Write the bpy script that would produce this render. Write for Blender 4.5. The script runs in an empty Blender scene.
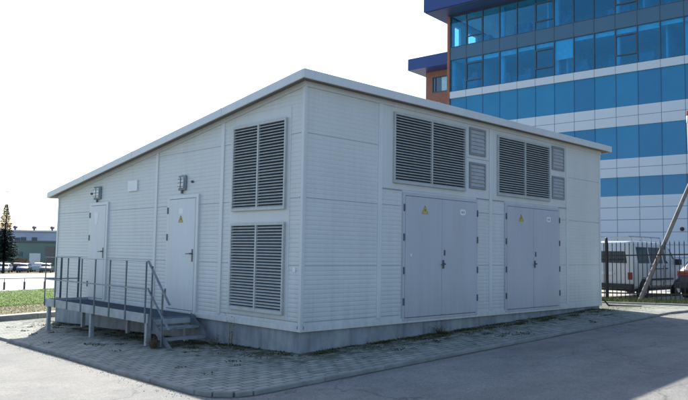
import bpy, bmesh, math, random
from mathutils import Vector, Matrix
random.seed(7)
S = bpy.context.scene
COL = S.collection
R = math.radians

# ------------------------------------------------------------------ camera
F_PX, PITCH, ROLL, YAW = 697.67, 0.0738, 0.0167, 0.7668
CAM = Vector((-6.6686, -7.7926, 1.5397))
fw = Vector((math.sin(YAW)*math.cos(PITCH), math.cos(YAW)*math.cos(PITCH), math.sin(PITCH)))
rt = Vector((math.cos(YAW), -math.sin(YAW), 0)); up = rt.cross(fw)
r2 = rt*math.cos(ROLL) + up*math.sin(ROLL); u2 = -rt*math.sin(ROLL) + up*math.cos(ROLL)
cd = bpy.data.cameras.new('camera'); cam = bpy.data.objects.new('camera', cd); COL.objects.link(cam)
M = Matrix((r2, u2, -fw)).transposed().to_4x4(); M.translation = CAM
cam.matrix_world = M
cd.sensor_width = 36; cd.lens = 36*F_PX/688; cd.clip_end = 4000; cd.clip_start = .05
S.camera = cam

def XY(a, depth):
    """ground position at a bearing (tangent offset in px of the 688 wide photo) and forward depth"""
    t = (a-344)/F_PX
    f = Vector((math.sin(YAW), math.cos(YAW), 0))
    p = CAM + f*depth + rt*(t*depth)
    return p.x, p.y

# ------------------------------------------------------------------ terrain
def lerp(x, pts):
    if x <= pts[0][0]: return pts[0][1]
    for (a, b), (c, d) in zip(pts, pts[1:]):
        if x <= c: return b + (d-b)*(x-a)/(c-a)
    return pts[-1][1]
def h(x, y):
    return lerp(x, [(-10, -.27), (9, .25), (12, .22), (60, .22)]) + lerp(y, [(-12, .36), (9, -.27), (111, -2.82), (140, -3.0)])

# ------------------------------------------------------------------ materials
def new_mat(name):
    m = bpy.data.materials.new(name); m.use_nodes = True
    nt = m.node_tree; b = nt.nodes['Principled BSDF']
    return m, nt, b
def N(nt, t, **kw):
    n = nt.nodes.new(t)
    for k, v in kw.items():
        if k in n.inputs: n.inputs[k].default_value = v
        else: setattr(n, k, v)
    return n
def L(nt, a, b): nt.links.new(a, b)
def c4(c): return (c[0], c[1], c[2], 1)
def ramp(nt, fac, stops):
    r = N(nt, 'ShaderNodeValToRGB')
    e = r.color_ramp.elements
    while len(e) < len(stops): e.new(.5)
    for i, (p, c) in enumerate(stops):
        e[i].position = p; e[i].color = c4(c)
    L(nt, fac, r.inputs[0]); return r
def noise(nt, vec, scale, detail=4, rough=.55, dist=0):
    n = N(nt, 'ShaderNodeTexNoise'); n.inputs['Scale'].default_value = scale
    n.inputs['Detail'].default_value = detail; n.inputs['Roughness'].default_value = rough
    n.inputs['Distortion'].default_value = dist
    if vec: L(nt, vec, n.inputs['Vector'])
    return n
def mapped(nt, scale=(1, 1, 1), loc=(0, 0, 0), rot=(0, 0, 0)):
    tc = N(nt, 'ShaderNodeTexCoord'); mp = N(nt, 'ShaderNodeMapping')
    mp.inputs['Scale'].default_value = scale; mp.inputs['Location'].default_value = loc
    mp.inputs['Rotation'].default_value = rot
    L(nt, tc.outputs['Object'], mp.inputs['Vector']); return mp.outputs[0]
def mixc(nt, fac, a, b, mode='MIX'):
    m = N(nt, 'ShaderNodeMix', data_type='RGBA', blend_type=mode)
    for s, v in ((m.inputs[0], fac), (m.inputs[6], a), (m.inputs[7], b)):
        if hasattr(v, 'links'): L(nt, v, s)
        elif isinstance(v, (tuple, list)): s.default_value = c4(v)
        else: s.default_value = v
    return m.outputs[2]
def bump(nt, hgt, b, strength=.3, dist=.01):
    n = N(nt, 'ShaderNodeBump'); n.inputs['Strength'].default_value = strength
    n.inputs['Distance'].default_value = dist
    L(nt, hgt, n.inputs['Height']); L(nt, n.outputs[0], b.inputs['Normal'])

def simple(name, col, rough=.5, metal=0, var=.12, scale=3, stretch=(1, 1, 1), bmp=0, spec=.5):
    m, nt, b = new_mat(name)
    v = mapped(nt, stretch); n = noise(nt, v, scale, 6, .6)
    lo = tuple(c*(1-var) for c in col); hi = tuple(min(1, c*(1+var)) for c in col)
    r = ramp(nt, n.outputs[0], [(.3, lo), (.7, hi)])
    L(nt, r.outputs[0], b.inputs['Base Color'])
    b.inputs['Roughness'].default_value = rough; b.inputs['Metallic'].default_value = metal
    b.inputs['Specular IOR Level'].default_value = spec
    if bmp:
        n2 = noise(nt, v, scale*12, 3); bump(nt, n2.outputs[0], b, bmp)
    return m

MT = {}
def wallmat(name, col, rough=.42):
    m, nt, b = new_mat(name)
    v = mapped(nt, (1.2, 1.2, .35)); n = noise(nt, v, 1.7, 6, .6)
    v2 = mapped(nt, (9, 9, .5)); n2 = noise(nt, v2, 1.5, 4, .6)
    v3 = mapped(nt); n3 = noise(nt, v3, 40, 3)
    base = mixc(nt, n.outputs[0], tuple(c*.83 for c in col), tuple(c*1.1 for c in col))
    st = ramp(nt, n2.outputs[0], [(.48, (1, 1, 1)), (.75, (.80, .80, .77))])
    c = mixc(nt, .28, base, st.outputs[0], 'MULTIPLY')
    # splash dirt close to the base
    sep = N(nt, 'ShaderNodeSeparateXYZ'); L(nt, v3, sep.inputs[0])
    mr = N(nt, 'ShaderNodeMapRange'); mr.inputs[1].default_value = 1.1; mr.inputs[2].default_value = .35
    L(nt, sep.outputs[2], mr.inputs[0])
    mu = N(nt, 'ShaderNodeMath', operation='MULTIPLY'); L(nt, mr.outputs[0], mu.inputs[0]); L(nt, n2.outputs[0], mu.inputs[1])
    mu2 = N(nt, 'ShaderNodeMath', operation='MULTIPLY'); L(nt, mu.outputs[0], mu2.inputs[0]); mu2.inputs[1].default_value = .55
    c = mixc(nt, mu2.outputs[0], c, (.25, .24, .21))
    L(nt, c, b.inputs['Base Color'])
    b.inputs['Roughness'].default_value = rough
    rr = N(nt, 'ShaderNodeMapRange'); rr.inputs[3].default_value = rough-.08; rr.inputs[4].default_value = rough+.15
    L(nt, n.outputs[0], rr.inputs[0]); L(nt, rr.outputs[0], b.inputs['Roughness'])
    bump(nt, n3.outputs[0], b, .05, .004)
    return m
MT['wall'] = wallmat('siding_paint', (.55, .575, .58))
MT['trim'] = wallmat('trim_paint', (.58, .61, .615), .38)
MT['door'] = wallmat('door_paint', (.43, .455, .50), .4)
MT['ldoor'] = wallmat('service_door_paint', (.55, .59, .62), .4)
MT['fascia'] = wallmat('roof_flashing', (.55, .58, .60), .35)
MT['soffit'] = simple('soffit_wood', (.20, .175, .145), .7, scale=5)
MT['seam'] = simple('seam_shadow_gap', (.26, .28, .30), .7)
MT['slat'] = simple('louvre_aluminium', (.40, .43, .44), .5, .15, scale=8)
MT['frame'] = simple('louvre_frame', (.40, .425, .425), .5, .15, scale=8)
MT['ventslat'] = simple('vent_slats', (.34, .36, .38), .5, .1, scale=8)
MT['ventframe'] = simple('vent_frame', (.22, .24, .26), .5, .1, scale=8)
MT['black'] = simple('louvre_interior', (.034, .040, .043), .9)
MT['galv'] = simple('galvanised_steel', (.20, .225, .25), .6, .1, .25, 9)
MT['galvdark'] = simple('grey_steel', (.085, .105, .125), .65, .05, .25, 9)
MT['galvlight'] = simple('pale_galvanised', (.28, .31, .33), .6, .1, .18, 6)
MT['hinge'] = simple('dark_hinge', (.085, .09, .10), .5, .1)
MT['yellow'] = simple('warning_yellow', (.48, .38, .06), .5)
MT['white'] = simple('white_label', (.66, .68, .68), .5, var=.05)
MT['ink'] = simple('black_ink', (.02, .02, .02), .6)
MT['lampglass'] = simple('lamp_glass', (.50, .54, .56), .3, var=.2, scale=20)
MT['rubber'] = simple('rubber', (.02, .02, .02), .75)
MT['chrome'] = simple('hubcap_steel', (.5, .5, .5), .3, .8)

def plinth_mat():
    m, nt, b = new_mat('plinth_concrete')
    v = mapped(nt, (1, 1, 1)); n = noise(nt, v, 2.2, 7, .65)
    v2 = mapped(nt, (5, 5, .7)); n2 = noise(nt, v2, 1.6, 5, .6)
    r = ramp(nt, n.outputs[0], [(.3, (.17, .19, .21)), (.52, (.24, .265, .29)), (.75, (.31, .33, .35))])
    r2_ = ramp(nt, n2.outputs[0], [(.45, (1, 1, 1)), (.72, (.55, .56, .55))])
    c = mixc(nt, .8, r.outputs[0], r2_.outputs[0], 'MULTIPLY')
    L(nt, c, b.inputs['Base Color']); b.inputs['Roughness'].default_value = .8
    n3 = noise(nt, v, 45, 5, .7); bump(nt, n3.outputs[0], b, .35, .01)
    return m
MT['plinth'] = plinth_mat()

def asphalt_mat():
    m, nt, b = new_mat('worn_asphalt')
    v = mapped(nt)
    big = noise(nt, v, .35, 6, .6, .4); mid = noise(nt, v, 2.6, 6, .65); fine = noise(nt, v, 130, 3, .7)
    spk = N(nt, 'ShaderNodeTexVoronoi'); spk.inputs['Scale'].default_value = 62; L(nt, v, spk.inputs['Vector'])
    r = ramp(nt, big.outputs[0], [(.32, (.155, .158, .155)), (.5, (.19, .19, .18)), (.68, (.225, .22, .205))])
    r2_ = ramp(nt, mid.outputs[0], [(.3, (.84, .84, .84)), (.6, (1.06, 1.05, 1.03))])
    c = mixc(nt, 1.0, r.outputs[0], r2_.outputs[0], 'MULTIPLY')
    r3 = ramp(nt, spk.outputs['Color'], [(.0, (.60, .60, .60)), (.5, (1, 1, 1)), (1, (1.5, 1.48, 1.42))])
    c = mixc(nt, .55, c, r3.outputs[0], 'MULTIPLY')
    # long faint streaks of tyre traffic
    v4 = mapped(nt, (.25, 2.2, 1), rot=(0, 0, .25)); st = noise(nt, v4, 1.3, 5, .6)
    r4 = ramp(nt, st.outputs[0], [(.5, (1, 1, 1)), (.72, (.80, .81, .82))])
    c = mixc(nt, .7, c, r4.outputs[0], 'MULTIPLY')
    # hairline cracks
    vd = noise(nt, v, 1.4, 4); vv = N(nt, 'ShaderNodeVectorMath', operation='ADD'); L(nt, v, vv.inputs[0])
    L(nt, vd.outputs['Color'], vv.inputs[1])
    cr = N(nt, 'ShaderNodeTexVoronoi', feature='DISTANCE_TO_EDGE'); cr.inputs['Scale'].default_value = .28
    L(nt, vv.outputs[0], cr.inputs['Vector'])
    r5 = ramp(nt, cr.outputs['Distance'], [(0, (.30, .30, .30)), (.005, (1, 1, 1))])
    c = mixc(nt, .6, c, r5.outputs[0], 'MULTIPLY')
    ol = noise(nt, mapped(nt, loc=(3, 5, 0)), .9, 3, .5); r6 = ramp(nt, ol.outputs[0], [(.66, (1, 1, 1)), (.72, (.72, .73, .75))])
    c = mixc(nt, .7, c, r6.outputs[0], 'MULTIPLY')
    L(nt, c, b.inputs['Base Color']); b.inputs['Roughness'].default_value = .85
    b.inputs['Specular IOR Level'].default_value = .3
    ad = N(nt, 'ShaderNodeMath', operation='ADD'); L(nt, fine.outputs[0], ad.inputs[0]); L(nt, spk.outputs['Distance'], ad.inputs[1])
    bump(nt, ad.outputs[0], b, .35, .006)
    return m
MT['asphalt'] = asphalt_mat()

def paver_mat():
    m, nt, b = new_mat('concrete_pavers')
    v = mapped(nt)
    wob = noise(nt, v, 3, 3); vv = N(nt, 'ShaderNodeVectorMath', operation='MULTIPLY_ADD')
    L(nt, wob.outputs['Color'], vv.inputs[0]); vv.inputs[1].default_value = (.03, .03, 0); L(nt, v, vv.inputs[2])
    br = N(nt, 'ShaderNodeTexBrick'); br.inputs['Scale'].default_value = 1
    br.inputs['Brick Width'].default_value = .21; br.inputs['Row Height'].default_value = .14
    br.inputs['Mortar Size'].default_value = .012; br.inputs['Mortar Smooth'].default_value = .5
    br.inputs['Color1'].default_value = (.31, .32, .295, 1); br.inputs['Color2'].default_value = (.21, .225, .205, 1)
    br.inputs['Mortar'].default_value = (.085, .09, .075, 1); br.inputs['Bias'].default_value = 0
    L(nt, vv.outputs[0], br.inputs['Vector'])
    mid = noise(nt, v, 1.7, 6, .65); r2_ = ramp(nt, mid.outputs[0], [(.3, (.66, .70, .66)), (.65, (1.12, 1.1, 1.06))])
    c = mixc(nt, 1, br.outputs['Color'], r2_.outputs[0], 'MULTIPLY')
    # moss and dirt gathering along the plinth (a strip against both walls)
    sep = N(nt, 'ShaderNodeSeparateXYZ'); L(nt, v, sep.inputs[0])
    mn = N(nt, 'ShaderNodeMath', operation='MINIMUM'); L(nt, sep.outputs[0], mn.inputs[0]); L(nt, sep.outputs[1], mn.inputs[1])
    mr = N(nt, 'ShaderNodeMapRange'); mr.inputs[1].default_value = -1.7; mr.inputs[2].default_value = .1
    L(nt, mn.outputs[0], mr.inputs[0])
    sp = noise(nt, mapped(nt, (1, 1, 1)), 5.5, 6, .7)
    ad = N(nt, 'ShaderNodeMath', operation='MULTIPLY_ADD'); L(nt, mr.outputs[0], ad.inputs[0]); ad.inputs[1].default_value = .27
    L(nt, sp.outputs[0], ad.inputs[2])
    rm = ramp(nt, ad.outputs[0], [(.62, (0, 0, 0)), (.74, (1, 1, 1))])
    c = mixc(nt, rm.outputs[0], c, (.065, .075, .05))
    L(nt, c, b.inputs['Base Color']); b.inputs['Roughness'].default_value = .88
    hh = N(nt, 'ShaderNodeMath', operation='MULTIPLY_ADD'); L(nt, br.outputs['Fac'], hh.inputs[0]); hh.inputs[1].default_value = -1.0
    fine = noise(nt, v, 60, 4, .7); mul = N(nt, 'ShaderNodeMath', operation='MULTIPLY'); L(nt, fine.outputs[0], mul.inputs[0]); mul.inputs[1].default_value = .5
    L(nt, mul.outputs[0], hh.inputs[2])
    bump(nt, hh.outputs[0], b, .7, .012)
    return m
MT['paver'] = paver_mat()
MT['kerb'] = simple('kerb_concrete', (.20, .205, .195), .85, var=.25, scale=4, bmp=.4)
MT['lightpave'] = simple('pale_pavement', (.30, .29, .26), .85, var=.15, scale=2, bmp=.3)

def ground_mat(name, stops, scale=1.2, fine=60):
    m, nt, b = new_mat(name); v = mapped(nt)
    n = noise(nt, v, scale, 8, .7); n2 = noise(nt, v, fine, 4, .8)
    r = ramp(nt, n.outputs[0], stops); r2_ = ramp(nt, n2.outputs[0], [(.3, (.65, .65, .65)), (.7, (1.25, 1.25, 1.25))])
    c = mixc(nt, 1, r.outputs[0], r2_.outputs[0], 'MULTIPLY')
    L(nt, c, b.inputs['Base Color']); b.inputs['Roughness'].default_value = .95
    b.inputs['Specular IOR Level'].default_value = .15
    bump(nt, n2.outputs[0], b, .6, .05); return m
MT['lawn'] = ground_mat('lawn_soil', [(.3, (.10, .17, .03)), (.55, (.14, .21, .045)), (.75, (.19, .22, .08))], .5)
MT['dryverge'] = ground_mat('dry_verge', [(.3, (.20, .18, .10)), (.55, (.25, .23, .13)), (.75, (.13, .16, .05))], 1.3)
MT['field'] = ground_mat('dry_field', [(.3, (.20, .17, .10)), (.7, (.27, .23, .15))], .1)
MT['soil'] = ground_mat('bare_gravel', [(.3, (.20, .18, .14)), (.7, (.30, .28, .23))], 2)
MT['road'] = simple('road_asphalt', (.25, .25, .24), .85, var=.08, scale=.3, bmp=.2)

# ------------------------------------------------------------------ mesh builder
class MB:
    def __init__(s): s.v = []; s.f = []
    def quad(s, *p):
        n = len(s.v); s.v += [tuple(q) for q in p]; s.f.append(tuple(range(n, n+len(p))))
    def box(s, a, b):
        (x0, y0, z0), (x1, y1, z1) = [min(i, j) for i, j in zip(a, b)], [max(i, j) for i, j in zip(a, b)]
        n = len(s.v)
        s.v += [(x0, y0, z0), (x1, y0, z0), (x1, y1, z0), (x0, y1, z0), (x0, y0, z1), (x1, y0, z1), (x1, y1, z1), (x0, y1, z1)]
        s.f += [tuple(n+i for i in q) for q in ((3, 2, 1, 0), (4, 5, 6, 7), (0, 1, 5, 4), (1, 2, 6, 5), (2, 3, 7, 6), (3, 0, 4, 7))]
        return s
    def hexa(s, p):  # 8 points: bottom 0-3, top 4-7
        n = len(s.v); s.v += [tuple(q) for q in p]
        s.f += [tuple(n+i for i in q) for q in ((3, 2, 1, 0), (4, 5, 6, 7), (0, 1, 5, 4), (1, 2, 6, 5), (2, 3, 7, 6), (3, 0, 4, 7))]
        return s
    def bar(s, a, b, w, t=None, upv=(0, 0, 1)):
        t = t or w; a = Vector(a); b = Vector(b); d = (b-a).normalized(); u = Vector(upv)
        if abs(d.dot(u)) > .98: u = Vector((0, 1, 0))
        x = d.cross(u).normalized()*w/2; y = x.cross(d).normalized()*t/2
        s.hexa([a-x-y, a+x-y, a+x+y, a-x+y, b-x-y, b+x-y, b+x+y, b-x+y]); return s
    def tube(s, pts, rad, n=10, cap=True):
        pts = [Vector(p) for p in pts]
        rs = rad if isinstance(rad, (list, tuple)) else [rad]*len(pts)
        base = len(s.v); 
        for i, p in enumerate(pts):
            d = (pts[min(i+1, len(pts)-1)]-pts[max(i-1, 0)]).normalized()
            u = Vector((0, 0, 1)) if abs(d.z) < .9 else Vector((0, 1, 0))
            x = d.cross(u).normalized(); y = d.cross(x)
            for k in range(n):
                a = 2*math.pi*k/n; s.v.append(tuple(p + (x*math.cos(a)+y*math.sin(a))*rs[i]))
        for i in range(len(pts)-1):
            for k in range(n):
                a = base+i*n+k; b_ = base+i*n+(k+1) % n
                s.f.append((a, b_, b_+n, a+n))
        if cap:
            s.f.append(tuple(base+k for k in range(n))[::-1]); s.f.append(tuple(base+(len(pts)-1)*n+k for k in range(n)))
        return s
    def lathe(s, prof, c, axis='z', n=20):
        base = len(s.v); c = Vector(c)
        for r_, t in prof:
            for k in range(n):
                a = 2*math.pi*k/n; p = (r_*math.cos(a), r_*math.sin(a))
                q = {'z': (p[0], p[1], t), 'y': (p[0], t, p[1]), 'x': (t, p[0], p[1])}[axis]
                s.v.append(tuple(c+Vector(q)))
        for i in range(len(prof)-1):
            for k in range(n):
                a = base+i*n+k; b_ = base+i*n+(k+1) % n; s.f.append((a, b_, b_+n, a+n))
        s.f.append(tuple(base+k for k in range(n))[::-1]); s.f.append(tuple(base+(len(prof)-1)*n+k for k in range(n)))
        return s
    def build(s, name, mat, parent=None, bevel=0, smooth=False, **tags):
        me = bpy.data.meshes.new(name); me.from_pydata(s.v, [], s.f); me.update()
        bm = bmesh.new(); bm.from_mesh(me); bmesh.ops.recalc_face_normals(bm, faces=bm.faces); bm.to_mesh(me); bm.free()
        o = bpy.data.objects.new(name, me); COL.objects.link(o)
        for m in (mat if isinstance(mat, (list, tuple)) else [mat]): me.materials.append(m)
        if parent: o.parent = parent
        if bevel:
            md = o.modifiers.new('bevel', 'BEVEL'); md.width = bevel; md.segments = 2; md.limit_method = 'ANGLE'
        if smooth:
            for p in me.polygons: p.use_smooth = True
            if hasattr(me, 'set_sharp_from_angle'): me.set_sharp_from_angle(angle=R(35))
        for k, v in tags.items(): o[k] = v
        return o
def build_each(m, name, mat, parent=None, **kw):
    n = len(m.v); p = list(range(n))
    def fd(a):
        while p[a] != a: p[a] = p[p[a]]; a = p[a]
        return a
    for f in m.f:
        for q in f[1:]: p[fd(q)] = fd(f[0])
    g = {}
    for f in m.f: g.setdefault(fd(f[0]), []).append(f)
    out = []
    for fs in g.values():
        ids = sorted({i for f in fs for i in f}); mp = {a: i for i, a in enumerate(ids)}
        k = MB(); k.v = [m.v[i] for i in ids]; k.f = [tuple(mp[i] for i in f) for f in fs]; out.append(k.build(name, mat, parent, **kw))
    return out
def thing(name, label, cat, loc=(0, 0, 0), rz=0, group=None):
    o = bpy.data.objects.new(name, None); COL.objects.link(o); o.location = loc; o.rotation_euler = (0, 0, rz)
    o.empty_display_size = .2; o['label'] = label; o['category'] = cat
    if group: o['group'] = group
    return o
def rebase(root):
    """the parts were modelled in world space: move them into the space of their thing"""
    inv = (Matrix.Translation(root.location) @ root.rotation_euler.to_matrix().to_4x4()).inverted()
    for ch in root.children: ch.matrix_parent_inverse = inv
def copy_tree(o, parent=None):
    c = o.copy(); COL.objects.link(c); c.parent = parent
    for ch in o.children: copy_tree(ch, c)
    return c

# ------------------------------------------------------------------ ground sheets
def sheet(name, xs, ys, dz, mat, inside=None, **tags):
    m = MB(); idx = {}
    for i, x in enumerate(xs):
        for j, y in enumerate(ys):
            idx[i, j] = len(m.v); m.v.append((x, y, h(x, y)+dz))
    for i in range(len(xs)-1):
        for j in range(len(ys)-1):
            m.f.append((idx[i, j], idx[i+1, j], idx[i+1, j+1], idx[i, j+1]))
    o = m.build(name, mat, smooth=True)
    o['kind'] = 'structure'
    return o
def rng(a, b, n): return [a+(b-a)*i/n for i in range(n+1)]
# breaks of the height function appear in every axis list, so the sheets stay exactly parallel
far = [-900, -300, -100, -40, -12]
BX = [-10, 9, 12, 60]; BY = [-12, 9, 111, 140]
def axis(a, b, step, br):
    n = max(1, round((b-a)/step)); s_ = set(round(a+(b-a)*i/n, 4) for i in range(n+1)) | {float(k) for k in br if a < k < b}
    return sorted(s_)
sheet('ground', [-900, -200] + axis(-60, 160, 10, BX) + [400, 900], [-900, -200] + axis(-60, 200, 10, BY) + [400, 900], -.06, MT['field'])
sheet('asphalt_yard', axis(-45, 12.6, 3, BX), axis(-45, 10.45, 3, BY), 0, MT['asphalt'])
sheet('parking_ground', axis(15.1, 70, 5, BX), axis(-30, 60, 5, BY), -.012, MT['lightpave'])
sheet('rear_ground', axis(9.5, 12.6, 1, BX), axis(10.45, 40, 3, BY), -.012, MT['soil'])

# apron of pavers round the building, edged by a low kerb
KX, KY = -2.40, -1.68           # kerb lines (left face, right face)
def left_kx(y): return lerp(y, [(-1.63, -2.08), (-1.57, -2.25), (-1.40, -2.36), (-1.15, -2.40), (.95, -2.3), (3.6, -2.08), (6.8, -1.92), (10.4, -1.85)])
m = MB(); ys = sorted(set(axis(-1.6, 10.4, .6, [9]) + [-1.63, -1.57, -1.4, -1.15]))
prev = None
for y in ys:
    lx = left_kx(y); xs_ = [lx + (12.2-lx)*t/40 for t in range(41)]
    row = []
    for x in xs_:
        row.append(len(m.v)); m.v.append((x, y, h(x, y)+.045))
    if prev:
        for a in range(40): m.f.append((prev[a], prev[a+1], row[a+1], row[a]))
    prev = row
m.build('paved_apron', MT['paver'], smooth=True, kind='structure')
def kerb(name, pts, w, top, mat, seg=1.0, gap=.008):
    m = MB(); P = [Vector(p) for p in pts]
    for a, b in zip(P, P[1:]):
        Ln = (b-a).length; k = max(1, round(Ln/seg)); d = (b-a)/Ln; nrm = Vector((-d.y, d.x))*w/2
        for i in range(k):
            s0 = a+(b-a)*(i/k) + d*gap*.5; s1 = a+(b-a)*((i+1)/k) - d*gap*.5
            j = random.uniform(-.004, .004)
            q = [s0-nrm, s1-nrm, s1+nrm, s0+nrm]
            m.hexa([(p.x, p.y, h(p.x, p.y)-.15) for p in q] + [(p.x, p.y, h(p.x, p.y)+top+j) for p in q])
    o = m.build(name, mat, bevel=.012); o['kind'] = 'structure'; return o
kerb('apron_kerb', [(left_kx(y)-.04, y) for y in (10.3, 6.8, 3.6, .95, -1.15)] + [(-2.395, -1.41), (-2.27, -1.60), (-2.08, -1.668), (12.3, -1.668)], .08, .052, MT['kerb'])
MT['kerbshade'] = simple('kerb_gap_shade', (.07, .07, .06), .95, var=.35, scale=5)  # dark colour painted in for the shadowed gap beside the kerb
kerb('kerb_shade_strip', [(left_kx(y)-.104, y) for y in (10.3, 6.8, 3.6, .95, -1.15)] + [(-2.455, -1.45), (-2.31, -1.655), (-2.09, -1.732), (12.3, -1.732)], .045, .006, MT['kerbshade'], gap=-.002)
kerb('lawn_kerb', [(-30, 8.3), (-6, 9.65), (-.9, 10.15), (3, 10.55), (9.5, 11.2)], .14, .17, MT['kerb'])
kerb('verge_kerb', [(12.62, 12), (12.62, -12)], .12, .07, MT['kerb'])

# lawn and road to the left; the sheets run past the building
def strip(name, quads, dz, mat, nx=24, ny=6, **tags):
    (a, b, c, d) = [Vector(q) for q in quads]; m = MB(); idx = {}
    for i in range(nx+1):
        for j in range(ny+1):
            p = (a.lerp(b, i/nx)).lerp(d.lerp(c, i/nx), j/ny)
            idx[i, j] = len(m.v); m.v.append((p.x, p.y, h(p.x, p.y)+dz))
    for i in range(nx):
        for j in range(ny): m.f.append((idx[i, j], idx[i+1, j], idx[i+1, j+1], idx[i, j+1]))
    o = m.build(name, mat, smooth=True); o['kind'] = 'structure'
    for k, v in tags.items(): o[k] = v
    return o
strip('footpath', [(-40, 7.75), (9.4, 11.28), (9.4, 12.3), (-40, 8.8)], .09, MT['lightpave'])
strip('dry_verge', [(-40, 8.75), (9.4, 12.25), (9.4, 15.6), (-40, 12)], .075, MT['dryverge'])
strip('lawn', [(-40, 11.95), (9.4, 15.55), (24, 27.9), (-40, 21.5)], .06, MT['lawn'])
strip('road', [(-60, 19.4), (80, 33.4), (80, 88), (-60, 74)], .03, MT['road'], 40, 12)
strip('fence_verge', [(12.68, -14), (15.1, -14), (15.1, 14), (12.68, 14)], .03, MT['dryverge'], 6, 40)
# pale patch of old cement on the asphalt
m = MB(); pr_ = None; a_ = Vector((3.7, -2.75)); b_ = Vector((1.6, -4.55)); nn = Vector((.65, -.76))
for i in range(29):
    t = i/28; p = a_.lerp(b_, t); w = (.07+.10*t)*(.55+.9*random.random())*min(1, 6*t+.15, 8*(1-t)+.2)
    q = [p+nn*w, p-nn*w*random.uniform(.5, 1)]
    q = [(v_.x, v_.y, h(v_.x, v_.y)+.004) for v_ in q]
    if pr_: m.quad(pr_[0], q[0], q[1], pr_[1])
    pr_ = q
def smear():
    m_, nt, b = new_mat('cement_smear'); v = mapped(nt); n = noise(nt, v, 7, 6, .7)
    r = ramp(nt, n.outputs[0], [(.42, (0, 0, 0)), (.62, (.75, .75, .75))]); b.inputs['Base Color'].default_value = (.26, .255, .235, 1)
    b.inputs['Roughness'].default_value = .9; L(nt, r.outputs[0], b.inputs['Alpha']); return m_
MT['cement'] = smear()
m.build('cement_smear', MT['cement'], kind='structure')

# ------------------------------------------------------------------ transformer house
ZP, ZT, SL, LX, WY = .38, 4.05, .1436, 9.41, 9.0
B = thing('transformer_house', 'long light grey metal clad utility house with sloping roof, louvres and service doors', 'utility building', (0, 0, 0))
def W(face, s, o, z): return (s, -o, z) if face == 'R' else (-o, s, z)
def fb(m, face, s0, s1, z0, z1, o0, o1): m.box(W(face, s0, o0, z0), W(face, s1, o1, z1)); return m
def wt(s): return ZT - SL*s
# solid core of the walls (sits 2 cm behind the siding)
m = MB(); i_ = .02
m.hexa([(i_, i_, ZP), (LX-i_, i_, ZP), (LX-i_, WY-i_, ZP), (i_, WY-i_, ZP),
        (i_, i_, ZT), (LX-i_, i_, ZT), (LX-i_, WY-i_, wt(WY)), (i_, WY-i_, wt(WY))])
m.build('wall', MT['wall'], B)
m = MB(); m.box((.03, .03, -.8), (LX-.03, WY-.03, ZP)); m.build('plinth', MT['plinth'], B)
# ribbed siding: shallow horizontal profile, real geometry
SEAMS = [1.33, 2.33, 3.30]
def siding(face, smax, zlo, slope, name, x_end=None):
    m = MB(); P = .068; z = zlo
    cuts = [z for z in SEAMS]
    rows = []
    while z < ZT-.02:
        nxt = z+P
        rows += [(z, z+P*.50, 0.0, 0.0), (z+P*.50, z+P*.68, 0.0, -.0038), (z+P*.68, z+P*.80, -.0038, -.0038), (z+P*.80, nxt, -.0038, 0.0)]
        z = nxt
    for z0, z1, o0, o1 in rows:
        z1 = min(z1, ZT)
        e = smax if not slope else min(smax, (ZT-z1)/SL)
        if e < .1: continue
        m.quad(W(face, 0, o0, z0), W(face, e, o0, z0), W(face, e, o1, z1), W(face, 0, o1, z1))
    o = m.build(name, MT['wall'], B); return o
siding('R', LX, .44, False, 'siding'); siding('L', WY, .44, True, 'siding')
# the two hidden faces get the same skin
m = MB(); m.box((LX-.018, .01, ZP), (LX, WY-.01, wt(WY)-.05)); m.box((.01, WY-.018, ZP), (LX-.01, WY, wt(WY)-.05)); m.build('rear_cladding', MT['wall'], B)
# seams: thin dark gap with a pressed edge above
def clear(face, s, spans):
    out = []; a = s[0]
    for x0, x1 in spans:
        if x0 > a: out.append((a, min(x0, s[1])))
        a = max(a, x1)
    if a < s[1]: out.append((a, s[1]))
    return out
R_OPEN = {1.33: [(2.16, 4.38), (5.24, 7.45)], 2.33: [(2.16, 4.38), (5.24, 7.45)], 3.30: [(1.70, 4.75), (4.85, 7.75)]}
L_OPEN = {1.33: [(.36, 1.80), (2.78, 3.82), (6.28, 7.18)], 2.33: [(.36, 1.80), (2.78, 3.82), (6.28, 7.18)], 3.30: [(.36, 1.80)]}
for face, OP, end in (('R', R_OPEN, LX), ('L', L_OPEN, WY)):
    for z, sp in OP.items():
        lim = end if face == 'R' else min(end, (ZT-z)/SL-.05)
        for a, b in clear(face, (.07, lim), sp):
            g = MB(); e = MB(); fb(g, face, a, b, z-.006, z, -.012, .001); fb(e, face, a, b, z, z+.014, -.012, .004); g.build('seam', MT['seam'], B); e.build('seam_edge', MT['wall'], B)
# cover strips over the vertical joints, corner angle and base flashing
def strip_(face, s0, s1, z0, z1=None, o=.018, nm='cover_strip', mat='trim'):
    m = MB(); z1 = z1 or (ZT if face == 'R' else wt(s1))-.02
    fb(m, face, s0, s1, z0, z1, -.012, o); return m.build(nm, MT[mat], B, bevel=.003)
for a, b in ((1.60, 1.69), (4.755, 4.845), (7.755, 7.835), (LX-.06, LX-.001)): strip_('R', a, b, .47)
for a, b in ((2.055, 2.145), (4.265, 4.355), (WY-.07, WY-.001)): strip_('L', a, b, .47)
m = MB(); m.box((-.018, -.018, .40), (.036, -.0005, ZT-.02)); m.box((-.018, -.0005, .40), (-.0005, .036, ZT-.02)); m.build('corner_strip', MT['wall'], B)
m = MB(); fb(m, 'R', .056, LX, ZP-.02, .445, -.035, .026); fb(m, 'L', .056, WY, ZP-.02, .445, -.035, .026)
m.box((-.026, -.026, ZP-.02), (.0555, .0555, .3995))
m.build('base_flashing', MT['trim'], B, bevel=.004)
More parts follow.
